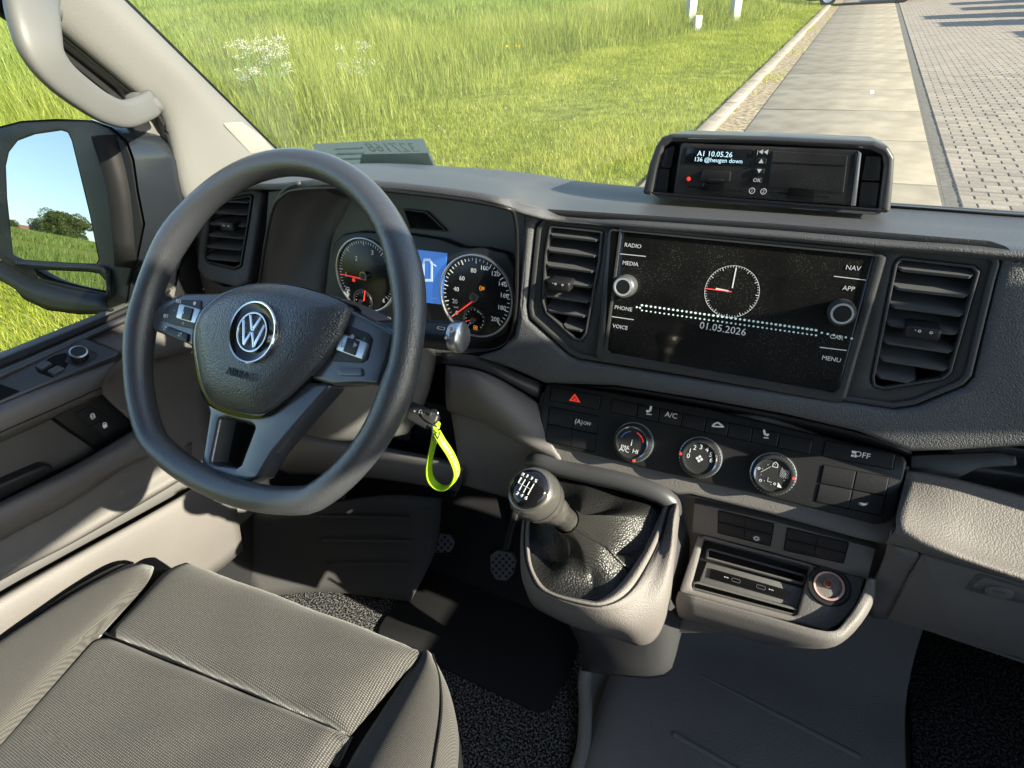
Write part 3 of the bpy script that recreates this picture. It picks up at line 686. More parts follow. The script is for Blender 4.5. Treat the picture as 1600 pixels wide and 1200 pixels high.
# air vents -----------------------------------------------------
def span(poly, v):
    xs = []
    for i in range(len(poly)):
        a, b = poly[i-1], poly[i]
        if (a[1]-v)*(b[1]-v) < 0: xs.append(a[0]+(b[0]-a[0])*(v-a[1])/(b[1]-a[1]))
    return (min(xs), max(xs)) if len(xs) > 1 else None
SLAT = mat('vent_slat', (.085, .085, .09), .45, spec=.5, bump=('noise', 900, .1, .0003), dust_veil=.02)
def vent(parent, poly_px, pl, n, tab, rot=.5, depth=.026, name='air_vent', m=SLAT, tabk=3):
    P2 = [pl.uv(pl.hit(*p)) for p in poly_px]; vs = [p[1] for p in P2]; v0, v1 = min(vs), max(vs)
    t = mk(name, *[None]) if False else None
    root = parent
    sp = (v1-v0)/(n+.35)
    for i in range(n):
        v = v1-sp*(i+.72); s = span(P2, v)
        if not s: continue
        a, b = s; w_ = b-a; c = (a+b)/2
        # blade: chamfered board, thicker to the rear
        hw = w_/2-.0012; d = depth; th = .0016
        out = [(-hw, -d), (hw, -d), (hw, -.004), (hw-.006, .0015), (-hw+.006, .0015), (-hw, -.004)]
        V, F = slab2(out, (), th*2, .0006, 1)
        mw = pl.mat(-.001); mw.translation = pl.at(c, v, -.001)
        R = Matrix.Rotation(-math.pi/2 + rot, 4, 'X')
        # local: x across, y -> towards viewer
        mw = mw @ Matrix.Rotation(math.pi/2+rot, 4, 'X')
        me = mesh('slat', V, F); mk('slat', me, m, root, mw, 30)
        if i == tabk:
            q = tab
            bb = box('tab', pl.at(c+q*w_, v+.001, .001), (.028, .012, .022), BUT, root, Matrix((pl.u, pl.v, pl.n)).transposed() @ Matrix.Rotation(.25, 3, 'X'), bevel=.003, seg=3)
            PT = Plane(pl.at(c+q*w_, v+.001, .0125), pl.n, pl.u)
            text('\u00b7\u25e6  \u25e6', PT.o, PT, .008, WHITEP, bb, name='symbol', front=.0)
    # vertical guide vanes deep in the duct
    for k in range(4):
        a, b = span(P2, (v0+v1)/2); x = a+(b-a)*(k+.5)/4
        box('guide_vane', pl.at(x, (v0+v1)/2, -.038), (.0015, (v1-v0)*.9, .012), BLK, root, Matrix((pl.u, pl.v, pl.n)).transposed(), bevel=0)
lv = empty('air_vent', PB.hit(895, 450), 'slatted black air vent left of the touchscreen', 'air vent', 'dashboard air vents')
vent(lv, LV, PB, 7, -.12)
rv = empty('air_vent', PB.hit(1450, 510), 'slatted black air vent right of the touchscreen, mostly in shade', 'air vent', 'dashboard air vents')
vent(rv, RV, PB, 7, .0)
# touchscreen unit ----------------------------------------------
SCRM = mat('screen_glass', (.0065, .0065, .007), .1, spec=.5, dust_veil=.30)
ts = empty('touchscreen', PB.hit(1150, 490), 'dusty black touchscreen radio with clock and date 01.05.2026', 'touchscreen')
FR = [(955, 356), (1378, 396), (1386, 402), (1378, 430), (1322, 624), (1310, 630), (940, 564), (930, 556), (950, 362)]
GL = [(972, 360), (980, 360), (1358, 396), (1366, 403), (1312, 606), (1303, 614), (955, 552), (948, 546)]
plate('frame', FR, PB, BEZ, ts, holes=[GL], thick=.03, bevel=.003, r=.003, front=.004)
sg = plate('screen', GL, PB, SCRM, ts, thick=.02, bevel=.0008, front=.0015)
PS = Plane(PB.at(0, 0, .0015), PB.n, PB.u)
def lab(s, x, y, size, par, m=WHITEP, pl=PS, ang=0., **k): return text(s, pl.hit(x, y), pl, size, m, par, ang=ang, **k)
for s, x, y in [('RADIO', 989, 384), ('MEDIA', 985, 412), ('PHONE', 974, 482), ('VOICE', 969, 511), ('NAV', 1333, 419), ('APP', 1326, 451), ('CAR', 1307, 527), ('MENU', 1299, 561)]:
    lab(s, x, y, .0062, sg, name='key_label')
for (x0, y0, x1, y1) in [(969, 396, 1009, 400), (956, 494, 990, 499), (1303, 431, 1353, 437), (1281, 542, 1323, 547)]:
    plate('divider', [(x0, y0), (x1, y1), (x1, y1+1.3), (x0, y0+1.3)], PS, WHITEP, sg, thick=.0004, bevel=0, front=.0003)
lab('01.05.2026', 1129, 514, .0108, sg, name='date')
# analogue clock on the display
cc = PS.uv(PS.hit(1143, 456)); parts = []
e1 = PS.uv(PS.hit(1143+43, 460)); cr = abs(e1[0]-cc[0])
for i in range(60):
    a = 2*math.pi*i/60; l = .0032 if i % 5 == 0 else .0018; wd = .0005 if i % 5 == 0 else .00035
    d = Vector((math.cos(a), math.sin(a))); q = Vector((-d.y, d.x))*wd/2; A = Vector(cc)+d*cr; B = Vector(cc)+d*(cr-l)
    parts.append(plate('tick', [tuple(A+q), tuple(B+q), tuple(B-q), tuple(A-q)], PS, WHITEP, None, thick=.0003, bevel=0, front=.0003, px=False))
def hand(a, l0, l1, wd, m, fr=.0004):
    d = Vector((math.cos(a), math.sin(a))); q = Vector((-d.y, d.x))*wd/2; A = Vector(cc)+d*l0; B = Vector(cc)+d*l1
    return plate('hand', [tuple(A+q), tuple(B+q), tuple(B-q), tuple(A-q)], PS, m, None, thick=.0003, bevel=0, front=fr, px=False)
parts += [hand(math.radians(90), .004, cr*.92, .0011, WHITEP), hand(math.radians(176), .003, cr*.6, .0018, WHITEP), hand(math.radians(180), 0, cr*.97, .0009, REDP)]
parts.append(plate('ring', ell(*cc, cr+.0003, cr+.0003, 48), PS, WHITEP, None, holes=[ell(*cc, cr, cr, 48)], thick=.0003, bevel=0, front=.0003, px=False))
join('clock_face', parts, sg)
# rotary knobs
for (x, y, lb) in [(977, 447, 0), (1315, 488, 1)]:
    P0 = PS.hit(x, y, .006)
    kn = lathe('rotary_knob', [(.0125, -.006), (.0125, .004), (.0118, .0085), (.0108, .010), (.0085, .0104), (.008, .0094), (.0005, .0094)], P0, PB.n, SATIN if lb == 0 else DASH_S, sg, n=40)
    lathe('cap', [(.0078, 0), (.0078, .0006), (.0072, .0012), (.0003, .0012)], P0+PB.n*.0094, PB.n, BLK, kn, n=32)
    lathe('ring', [(.0098, -.002), (.0098, .0012), (.0080, .0012), (.0078, 0)], P0+PB.n*.0098, PB.n, mat('bright_ring', (.62, .63, .64), .3, metal=.3), kn, n=32, cap=False)
# reflected lights painted on the glass as flat, faintly glowing dots
REFL_DOT = mat('painted_reflection', (.5, .6, .58), .3, spec=.6, emit=((.5, .75, .75), .08))
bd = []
def refl_row(x0, y0, x1, y1, n, r):
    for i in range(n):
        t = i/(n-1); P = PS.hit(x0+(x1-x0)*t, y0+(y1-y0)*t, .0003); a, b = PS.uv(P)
        bd.append(plate('dot', ell(a, b, r*random.uniform(.85, 1.1), r*.85, 8), PS, REFL_DOT, None, thick=.0003, bevel=0, front=.0003, px=False))
refl_row(1003, 477, 1275, 516, 40, .0014); refl_row(1003, 485, 1275, 524, 40, .0011); refl_row(1284, 520, 1331, 529, 6, .0012)
refl_row(995, 480, 1000, 481, 2, .0012)
o = join('painted_reflection', bd, sg); o['label'] = 'double row of pale dots painted on the screen as a reflection'
# lower right: passenger tray, lit taupe shelf, glovebox ---------
loft('passenger_shelf', [
 [atY(1418, 735, .56), atY(1480, 745, .56), atY(1600, 775, .56), (.5, .56, 1.245), (.86, .56, 1.245)],
 [atY(1412, 760, .548), atY(1480, 775, .545), atY(1600, 806, .545), (.5, .545, 1.236), (.86, .545, 1.236)],
 [atY(1404, 800, .515), atY(1470, 830, .51), atY(1600, 875, .51), (.5, .51, 1.216), (.86, .51, 1.216)],
 [atY(1400, 826, .498), atY(1460, 856, .49), atY(1600, 905, .49), (.5, .49, 1.195), (.86, .49, 1.195)],
 [atY(1385, 850, .502), atY(1445, 866, .502), atY(1600, 912, .502), (.5, .502, 1.18), (.86, .502, 1.18)]], TAUPE_G, dash, sub=4, subv=5, thick=.004)
# dark tray insert behind that shelf edge
loft('tray_wall', [[atY(1423, 709, .585), atY(1490, 707, .585), atY(1600, 704, .60), (.86, .60, 1.26)],
                   [atY(1421, 735, .565), atY(1480, 742, .575), atY(1600, 745, .66), (.86, .66, 1.25)],
                   [atY(1418, 738, .562), atY(1480, 750, .562), atY(1600, 779, .562), (.86, .562, 1.235)]], DASH_S, dash, sub=3, subv=3, thick=.003)
plate('tray_divider', [(1424, 712), (1560, 706), (1588, 712), (1590, 728), (1555, 730), (1528, 733), (1480, 755), (1421, 745)], PYZ(.583, 1.275, .563, 1.24), DASH_S, dash, thick=.004, bevel=.0015, front=.002, r=.003)
PGB = PYZ(.505, 1.19, .535, 1.03)
gbx = plate('glovebox', [(1440, 868), pxof((.84, .506, 1.185)), pxof((.84, .534, 1.03)), (1600, 1032), (1500, 1003), (1385, 968)], PGB, TAUPE, dash, thick=.02, bevel=.004, r=.004)
plate('latch_recess', [(1528, 897), (1720, 955), (1720, 975), (1506, 922)], PGB, DKGREY, gbx, thick=.004, bevel=.001, front=.0012, r=.004)
plate('latch', [(1538, 903), (1720, 957), (1720, 968), (1518, 918)], PGB, TAUPE, gbx, thick=.004, bevel=.0014, front=.003, r=.003)
lathe('lock_cylinder', [(.011, -.004), (.011, .002), (.009, .003), (.0005, .003)], PGB.hit(1561, 924, .003), PGB.n, TAUPE, gbx, n=24)
plate('keyhole', [(1552, 922), (1570, 926), (1570, 928.5), (1552, 924.5)], PGB, SATIN, gbx, thick=.002, bevel=0, front=.0065)
loft('glovebox_underside', [[atY(1370, 960, .535), atY(1500, 1003, .535), Vector((.86, .535, 1.03))], [Vector((.16, .62, 1.0)), Vector((.3, .62, 1.0)), Vector((.86, .62, 1.0))], [Vector((.16, .9, .98)), Vector((.3, .9, .98)), Vector((.86, .9, .98))]], DKGREY, dash, sub=2, subv=3, thick=.004, toward=(0, 0, .7))
# side cheek between storage and glovebox
loft('cheek', [[atY(1392, 826, .505), atY(1400, 850, .505), atY(1436, 868, .506)], [atY(1378, 880, .52), atY(1392, 905, .52), atY(1415, 912, .52)], [atY(1350, 945, .53), atY(1362, 965, .535), atY(1386, 968, .535)]], TAUPE, dash, sub=4, subv=4, thick=.02)
# taupe strip under the climate panel
CLO = [(862, 598), (905, 604), (1105, 638), (1290, 682), (1412, 712), (1418, 722), (1415, 740), (1398, 808), (1385, 818), (1365, 820), (1340, 813), (1200, 777), (1080, 750), (960, 720), (870, 697), (850, 685), (842, 668), (843, 640), (852, 602)]
plate('trim_strip', [(838, 640), (845, 612), (1080, 640), (1200, 650), (1425, 730), (1415, 790), (1400, 826), (1388, 852), (1340, 842), (1200, 803), (1080, 773), (1060, 774), (1020, 758), (870, 722), (842, 705), (834, 672)], PC, TAUPE, dash, thick=.03, bevel=.005, front=-.006, seg=3)
# dark roll between face and climate panel
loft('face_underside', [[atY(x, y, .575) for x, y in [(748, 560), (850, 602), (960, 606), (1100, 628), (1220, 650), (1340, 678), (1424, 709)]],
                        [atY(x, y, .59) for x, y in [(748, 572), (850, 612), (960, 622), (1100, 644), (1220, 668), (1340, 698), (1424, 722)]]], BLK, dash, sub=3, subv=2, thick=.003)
# left knee area: dark strip, taupe bulge, lower panel ------------
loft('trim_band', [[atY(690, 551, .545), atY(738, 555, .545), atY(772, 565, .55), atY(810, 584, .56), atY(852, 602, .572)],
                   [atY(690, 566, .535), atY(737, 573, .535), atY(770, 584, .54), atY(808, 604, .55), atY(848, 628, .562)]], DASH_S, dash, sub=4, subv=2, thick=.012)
loft('knee_bulge', [[atY(697, 570, .530), atY(740, 577, .530), atY(772, 588, .535), atY(808, 608, .545), atY(846, 632, .557), atY(862, 645, .557)],
                    [atY(696, 583, .515), atY(738, 588, .515), atY(768, 602, .518), atY(804, 624, .526), atY(842, 646, .541), atY(858, 655, .545)],
                    [atY(696, 615, .505), atY(740, 620, .503), atY(770, 636, .504), atY(804, 658, .51), atY(840, 675, .523), atY(862, 690, .525)],
                    [atY(698, 638, .513), atY(742, 650, .510), atY(770, 664, .510), atY(802, 684, .512), atY(840, 704, .515), atY(878, 722, .515)],
                    [atY(706, 646, .54), atY(744, 657, .54), atY(772, 671, .54), atY(804, 690, .54), atY(842, 710, .54), atY(878, 727, .535)]], TAUPE, dash, sub=4, subv=4, thick=.006)
loft('knee_panel', [[atY(704, 640, .53), atY(745, 650, .53), atY(790, 672, .53), atY(850, 705, .53), atY(960, 745, .53)],
                    [atY(712, 690, .525), atY(750, 700, .525), atY(800, 715, .525), atY(860, 735, .525), atY(960, 765, .525)],
                    [atY(718, 735, .53), atY(750, 742, .53), atY(800, 752, .53), atY(860, 768, .53), atY(960, 790, .53)],
                    [atY(720, 757, .545), atY(750, 766, .545), atY(800, 780, .545), atY(860, 795, .545), atY(960, 830, .545)]], TAUPE, dash, sub=3, subv=4, thick=.02)
# cubby hole left of it and the knee bar under the column
plate('cubby_back', [(560, 600), (712, 640), (724, 735), (560, 700)], PYZ(.60, 1.25, .60, 1.0), DEEP, dash, thick=.004, bevel=0)
loft('knee_bar', [[atY(240, 640, .56), atY(400, 660, .56), atY(560, 690, .55), atY(722, 722, .535)],
                  [atY(240, 660, .54), atY(400, 680, .54), atY(560, 703, .53), atY(722, 735, .52)],
                  [atY(240, 700, .55), atY(400, 715, .55), atY(560, 726, .54), atY(720, 758, .535)],
                  [atY(240, 730, .60), atY(400, 740, .60), atY(560, 745, .60), atY(716, 768, .60)]], TAUPE, dash, sub=4, subv=4, thick=.006)
loft('column_shroud_panel', [[atY(240, 520, .58), atY(330, 560, .58), atY(480, 610, .58), atY(640, 660, .58)],
                  [atY(240, 590, .60), atY(330, 610, .60), atY(480, 650, .60), atY(640, 690, .60)],
                  [atY(240, 650, .60), atY(330, 670, .60), atY(480, 700, .60), atY(640, 715, .60)]], TAUPE, dash, sub=3, subv=3, thick=.006)
# left lower dash behind the wheel, lit between the vent and the door
loft('lower_face', [[atY(305, 330, .60), atY(330, 440, .575), atY(400, 445, .575), atY(460, 448, .575)],
                  [atY(290, 440, .60), atY(320, 480, .575), atY(400, 500, .575), atY(460, 520, .575)],
                  [atY(262, 560, .60), atY(300, 570, .575), atY(400, 590, .575), atY(460, 600, .575)],
                  [atY(245, 640, .60), atY(300, 650, .575), atY(400, 670, .575), atY(460, 680, .575)]], TAUPE, dash, sub=3, subv=4, thick=.006)
# ------------------------------------------------------------------ instrument cluster
PCL = PYZ(.602, 1.465, .578, 1.36)
ic = empty('instrument_cluster', PCL.hit(650, 450), 'round rev counter and speedometer behind the steering wheel', 'instruments')
plate('panel', [(420, 300), (560, 285), (820, 325), (815, 520), (780, 560), (620, 575), (400, 560)], PCL, DASH_S, ic, thick=.006, bevel=0, front=-.012)
loft('hood_side', [[atY(395, 560, .545), atY(405, 440, .545), atY(424, 340, .54), atY(444, 300, .525), atY(470, 288, .52)],
                   [PCL.hit(440, 560), PCL.hit(450, 450), PCL.hit(462, 360), PCL.hit(480, 312), PCL.hit(500, 296)],
                   [PCL.hit(505, 560, -.012), PCL.hit(510, 450, -.012), PCL.hit(520, 372, -.012), PCL.hit(536, 340, -.012), PCL.hit(550, 310, -.012)]], DASH, ic, sub=4, subv=3, thick=.004, toward=(0, .2, 1.6))
tube('hood_edge', [atY(*p) for p in [(402, 470, .545), (407, 430, .545), (424, 335, .54), (442, 306, .528), (470, 296, .52), (560, 294, .5145), (640, 302, .5145), (720, 312, .5145), (785, 324, .519), (804, 338, .53), (808, 400, .548), (806, 480, .556), (797, 527, .56), (775, 545, .558), (720, 552, .553), (660, 553, .553)]], .0022, BLK, ic, n=8, sub=4)
# pod carrying the dials
plate('dial_pod', [(520, 380), (535, 366), (560, 362), (640, 366), (690, 374), (720, 386), (760, 388), (792, 396), (803, 420), (801, 480), (792, 520), (770, 536), (700, 541), (600, 540), (510, 520), (505, 470)], PCL, BLK, ic, thick=.012, bevel=.003, front=.0, r=.008)
ribs = []
for i in range(12):
    t = i/11; x0 = 634+t*28; x1 = 640+t*55
    ribs.append(plate('rib', [(x0, 329+t*4), (x0+1.4, 329+t*4), (x1+1.4, 356+t*5), (x1, 356+t*5)], PCL, BLK, None, thick=.002, bevel=0, front=-.009))
join('speaker_grille', ribs, ic)
plate('grille_frame', [(628, 326), (666, 330), (700, 363), (638, 358)], PCL, BLK, ic, holes=[[(632, 329), (664, 333), (694, 360), (641, 356)]], thick=.003, bevel=.0006, front=-.008, r=.002)
DIAL = mat('dial_face', (.009, .009, .011), .25, spec=.4)
def dial(cx, cy, rpx, hub_r, nt, a0, a1, major, par):
    C0 = PCL.hit(cx, cy, .001); c = PCL.uv(C0); r = abs(PCL.uv(PCL.hit(cx, cy-rpx, .001))[1]-c[1])
    d = plate('dial', ell(*c, r, r, 56), PCL, DIAL, par, thick=.003, bevel=.0004, front=.0015, px=False)
    plate('dial_ring', ell(*c, r+.0028, r+.0028, 56), PCL, SATIN if major else BLK, d, holes=[ell(*c, r, r, 56)], thick=.006, bevel=.0012, front=.0045, px=False, hr=0)
    tk = []
    for i in range(nt+1):
        a = math.radians(a0+(a1-a0)*i/nt); big = i % (major or 2) == 0
        dd = Vector((math.cos(a), math.sin(a))); q = Vector((-dd.y, dd.x))*(.0006 if big else .0004); A = Vector(c)+dd*r*.95; B = Vector(c)+dd*r*(.83 if big else .88)
        tk.append(plate('tick', [tuple(A+q), tuple(B+q), tuple(B-q), tuple(A-q)], PCL, WHITEP, None, thick=.0002, bevel=0, front=.0018, px=False))
    join('ticks', tk, d)
    lathe('hub', [(hub_r, 0), (hub_r, .005), (hub_r*.8, .006), (.0003, .006)], PCL.at(*c, .002), PCL.n, BLK, d, n=24)
    lathe('hub_ring', [(hub_r*1.12, 0), (hub_r*1.12, .0062), (hub_r*.88, .0062), (hub_r*.88, 0)], PCL.at(*c, .002), PCL.n, CHROME, d, n=24, cap=False)
    return d, c, r
PD = Plane(PCL.at(0, 0, .0015), PCL.n, PCL.u)
def needle(par, x0, y0, x1, y1, wd):
    A = Vector(PCL.uv(PCL.hit(x0, y0, .006))); B = Vector(PCL.uv(PCL.hit(x1, y1, .006))); d = (B-A).normalized(); q = Vector((-d.y, d.x))*wd
    plate('needle', [tuple(A+q), tuple(B+q*.35), tuple(B-q*.35), tuple(A-q)], PCL, REDP, par, thick=.0008, bevel=0, front=.006, px=False)
d1, c1, r1 = dial(572, 430, 56, .0055, 48, 218, -38, 8, ic)
for s, x, y in [('0', 544, 460), ('1', 541, 429), ('2', 557, 404), ('3', 582, 395), ('4', 603, 408), ('5', 613, 441), ('6', 600, 470)]: text(s, PD.hit(x, y), PD, .0095, WHITEP, d1, name='numeral')
text('1/min', PD.hit(543, 449), PD, .0035, WHITEP, d1, name='unit'); text('x1000', PD.hit(543, 453), PD, .0035, WHITEP, d1, name='unit')
needle(d1, 571, 437, 531, 428, .0012)
text('\u25a0', PD.hit(553, 438), PD, .007, REDP, d1, name='warning_lamp')
d1b, c1b, r1b = dial(568, 470, 15, .003, 12, 225, -45, 0, ic); needle(d1b, 568, 470, 570, 454, .0008)
text('90', PD.hit(574, 459), PD, .004, WHITEP, d1b, name='numeral'); text('50', PD.hit(562, 477), PD, .0035, WHITEP, d1b, name='numeral'); text('130', PD.hit(579, 479), PD, .0035, WHITEP, d1b, name='numeral')
d2, c2, r2 = dial(744, 463, 63, .0055, 40, 222, -42, 4, ic)
for s, x, y in [('0', 714, 489), ('20', 711, 471), ('40', 713, 452), ('60', 722, 435), ('80', 740, 423), ('100', 757, 419), ('120', 774, 428), ('140', 785, 444), ('160', 788, 462), ('180', 784, 481), ('200', 774, 499)]: text(s, PD.hit(x, y), PD, .0085, WHITEP, d2, name='numeral')
text('km/h', PD.hit(713, 480), PD, .0035, WHITEP, d2, name='unit'); needle(d2, 746, 465, 706, 495, .0012)
text('(|#', PD.hit(753, 450), PD, .007, ORNP, d2, name='warning_lamp')
d3, c3, r3 = dial(742, 499, 17, .0032, 12, 225, -45, 0, ic); needle(d3, 742, 499, 727, 502, .0009)
text('1/2', PD.hit(748, 487), PD, .0042, WHITEP, d3, name='numeral'); text('0', PD.hit(735, 505), PD, .0045, WHITEP, d3, name='numeral'); text('1', PD.hit(754, 508), PD, .0045, WHITEP, d3, name='numeral')
text('\u25a3', PD.hit(743, 512.5), PD, .0075, ORNP, d3, name='fuel_lamp')
DISP = mat('cluster_display', (.02, .07, .22), .3, emit=((.06, .2, .62), .2))
dsp = plate('display', [(640, 389), (698, 396), (691, 476), (640, 470)], PCL, DISP, ic, thick=.003, bevel=.0004, front=.002)
for P in ([(662, 404), (672, 404), (676, 412), (676, 440), (660, 440), (660, 412)], [(677, 412), (681, 415), (681, 417), (677, 414)]):
    plate('car_icon', P, PCL, mat('display_icon', (.5, .6, .75), .4, emit=((.45, .6, .9), .15)), dsp, holes=[[(664, 408), (671, 408), (673, 413), (673, 436), (663, 436), (663, 413)]] if len(P) > 4 else (), thick=.0004, bevel=0, front=.0026)
text('---', PD.hit(680, 466), PD, .007, WHITEP, dsp, name='readout'); plate('reset_button', [(595, 490), (622, 492), (622, 502), (590, 500)], PCL, BUT, ic, thick=.004, bevel=.001, front=.003, r=.002)
text('000.0', PD.hit(609, 496), PD, .004, WHITEP, ic, name='lettering', front=.0035)
# lit ledge under the dials
loft('cluster_ledge', [[PCL.hit(500, 520, .0), PCL.hit(600, 530, .0), PCL.hit(700, 543, .0), PCL.hit(790, 545, .0)], [atY(470, 520, .55), atY(580, 545, .55), atY(700, 556, .55), atY(780, 552, .558)]], DASH, ic, sub=3, subv=2, thick=.004)
# ------------------------------------------------------------------ driver's left vent
PLV = Plane(atY(355, 370, .585), (.10, -.94, .34), (1, .1, 0))
lvo = [(338, 314), (394, 304), (388, 345), (376, 416), (366, 420), (322, 410), (318, 400), (326, 340)]
dv = empty('air_vent', PLV.hit(355, 365), 'slatted air vent left of the instruments, half hidden by the wheel rim', 'air vent', 'dashboard air vents')
plate('frame', [(330, 300), (398, 291), (410, 300), (398, 380), (388, 440), (372, 450), (320, 438), (306, 420), (314, 330)], PLV, DASH, dv, holes=[lvo], thick=.05, bevel=.006, r=.008, hr=.003, seg=3)
plate('duct', lvo, PLV, DEEP, dv, thick=.004, bevel=0, front=-.04)
rim_ring('vent_frame', lvo, .003, PLV, BLK, dv, .0012)
vent(dv, lvo, PLV, 6, .12, tabk=2)
# light switch panel under it
PLS = Plane(atY(310, 455, .575), (.10, -.9, .42), (1, .1, 0))
lsw = empty('light_switch', PLS.hit(310, 452), 'dark light switch panel left of the steering column', 'switch')
plate('panel', [(290, 435), (300, 433), (370, 448), (370, 475), (284, 470)], PLS, BUT, lsw, thick=.02, bevel=.002, r=.003)
text('=D  \u25cb=', PLS.hit(312, 451), PLS, .008, WHITEP, lsw, name='symbol')
# ------------------------------------------------------------------ tachograph in its housing on the dash top
PT = PYZ(.705, 1.552, .692, 1.474)
th = empty('tachograph_housing', PT.hit(1200, 325), 'dark rounded plastic housing standing on the dashboard top around the tachograph', 'housing')
TO = [(1003, 304), (1014, 255), (1024, 228), (1034, 214), (1050, 209), (1200, 213), (1368, 221), (1388, 229), (1398, 246), (1396, 280), (1391, 334)]
TI = [(1020, 303), (1028, 262), (1037, 230), (1050, 222), (1200, 225), (1360, 234), (1379, 243), (1381, 262), (1372, 330)]
plate('shell', TO, PT, DASH_S, th, holes=[TI], thick=.09, bevel=.004, r=.004, hr=.003, seg=3)
plate('back', TI, PT, BLK, th, thick=.01, bevel=0, front=-.02)
for P in ([(1024, 262), (1046, 264), (1042, 303), (1019, 301)], [(1038, 232), (1055, 227), (1048, 263), (1028, 261)], [(1353, 243), (1378, 244), (1375, 283), (1346, 282)], [(1346, 284), (1375, 285), (1369, 328), (1340, 326)]):
    plate('blank_cover', P, PT, BUT, th, thick=.02, bevel=.001, front=-.006, r=.002)
ta = empty('tachograph', PT.hit(1195, 275), 'dusty black digital tachograph with a small lit display and four buttons', 'tachograph')
TAB = mat('tacho_black', (.016, .016, .018), .32, spec=.5, dust_veil=.6)
plate('body', [(1063, 224), (1343, 235), (1336, 322), (1051, 303)], PT, TAB, ta, thick=.03, bevel=.003, front=.003, r=.003)
PTF = Plane(PT.at(0, 0, .003), PT.n, PT.u)
plate('side_edge', [(1341, 236), (1346, 240), (1337, 322), (1329, 322)], PT, SATIN, ta, thick=.004, bevel=.001, front=.004)
LCD = mat('tacho_display', (.01, .012, .016), .12, spec=.5)
td = plate('display', [(1074, 230), (1177, 234), (1173, 258), (1069, 255)], PTF, LCD, ta, thick=.002, bevel=.0003, front=.0008)
LCDT = mat('display_text', (.45, .65, .75), .5, emit=((.5, .75, .9), .25))
text('A1 10.05.26', PTF.hit(1117, 241), PTF, .0078, LCDT, td, front=.0012); text('136 @heugen down', PTF.hit(1122, 250.5), PTF, .0064, LCDT, td, front=.0012, xs=1.0)
for s, x, y in [('|\u25c0\u25c0', 1192, 237.5), ('\u25b2', 1189.6, 252), ('\u25bc', 1186.5, 267.5), ('OK', 1183, 281.6)]:
    b = plate('button', [(x-7.5, y-4.8), (x+8.5, y-4.2), (x+7, y+5), (x-9, y+4.4)], PTF, BUT, ta, thick=.003, bevel=.0007, front=.0018, r=.001)
    text(s, PTF.hit(x, y), PTF, .0055, WHITEP, b, name='symbol', front=.0022)
for P, fr in (([(1207, 236), (1325, 243), (1318, 301), (1200, 292)], .0012), ([(1098, 266), (1142, 268), (1140, 284), (1093, 282)], .003), ([(1107, 279), (1130, 280), (1130, 284), (1106, 283)], .004)):
    plate('card_drawer', P, PTF, TAB, ta, thick=.003, bevel=.0008, front=fr, r=.001)
plate('drawer_seam', [(1206, 253), (1320, 258), (1320, 259.3), (1206, 254.3)], PTF, DEEP, ta, thick=.0006, bevel=0, front=.0016)
for P in ([(1098, 286), (1132, 289), (1131, 304), (1095, 301)], [(1233, 293), (1273, 297), (1271, 315), (1229, 311)]):
    plate('card_slot', P, PTF, BLKG, ta, thick=.004, bevel=.0008, front=.003)
for P in ([(1075, 291), (1097, 293), (1097, 295), (1075, 293)], [(1135, 296), (1160, 298), (1160, 300), (1135, 298)], [(1203, 299), (1232, 302), (1232, 304), (1203, 301)], [(1275, 305), (1296, 307), (1296, 309), (1275, 307)]):
    plate('slot_line', P, PTF, DEEP, ta, thick=.0006, bevel=0, front=.0006)
for s, x, y in (('1', 1175, 298), ('2', 1193, 299)):
    lathe('slot_mark', [(.0032, 0), (.0032, .0006), (.0026, .0006), (.0026, 0)], PTF.hit(x, y), PTF.n, WHITEP, ta, n=20, cap=False); text(s, PTF.hit(x, y), PTF, .0045, WHITEP, ta)
lathe('red_lamp', [(.0025, 0), (.0022, .001), (.0003, .0014)], PTF.hit(1076, 279.5), PTF.n, REDP, ta, n=16)
# ------------------------------------------------------------------ steering wheel
TH = .693; WC = Vector((-.482, .337, 1.42))
PW = Plane(WC, (0, -math.cos(TH), math.sin(TH)), (1, 0, 0))
sw = empty('steering_wheel', WC, 'dark leather three-spoke steering wheel with flattened bottom and round emblem', 'steering wheel')
path = []; NR = 96; RR = .1835
for i in range(NR):
    a = 2*math.pi*i/NR; x, y = RR*math.cos(a), RR*math.sin(a)
    if y < -.142: y = -.142+(y+.142)*.50
    path.append(PW.at(x, y, 0))
def rimrad(i):
    a = 360*i/NR; g = 0
    for c in (28, 152): g += .0022*math.exp(-((a-c)/12)**2)
    for c in (-8+360, 188): g += .0015*math.exp(-((a-c)/10)**2)
    return .0140+g
V = []; F = []; ns = 20
for i, p in enumerate(path):
    a, b = path[i-1], path[(i+1) % NR]; t = (b-a).normalized(); s = t.cross(PW.n).normalized(); r = rimrad(i)
    for k in range(ns):
        an = 2*math.pi*k/ns; V.append(p + s*(r*math.cos(an)) + PW.n*(r*1.08*math.sin(an)))
for i in range(NR):
    for k in range(ns):
        l = (k+1) % ns; j = (i+1) % NR; F.append((i*ns+k, i*ns+l, j*ns+l, j*ns+k))
me = mesh('rim', V, F); bm = bmesh.new(); bm.from_mesh(me); bmesh.ops.recalc_face_normals(bm, faces=bm.faces[:]); bm.to_mesh(me); bm.free()
mk('rim', me, WHEEL, sw, None, 180)
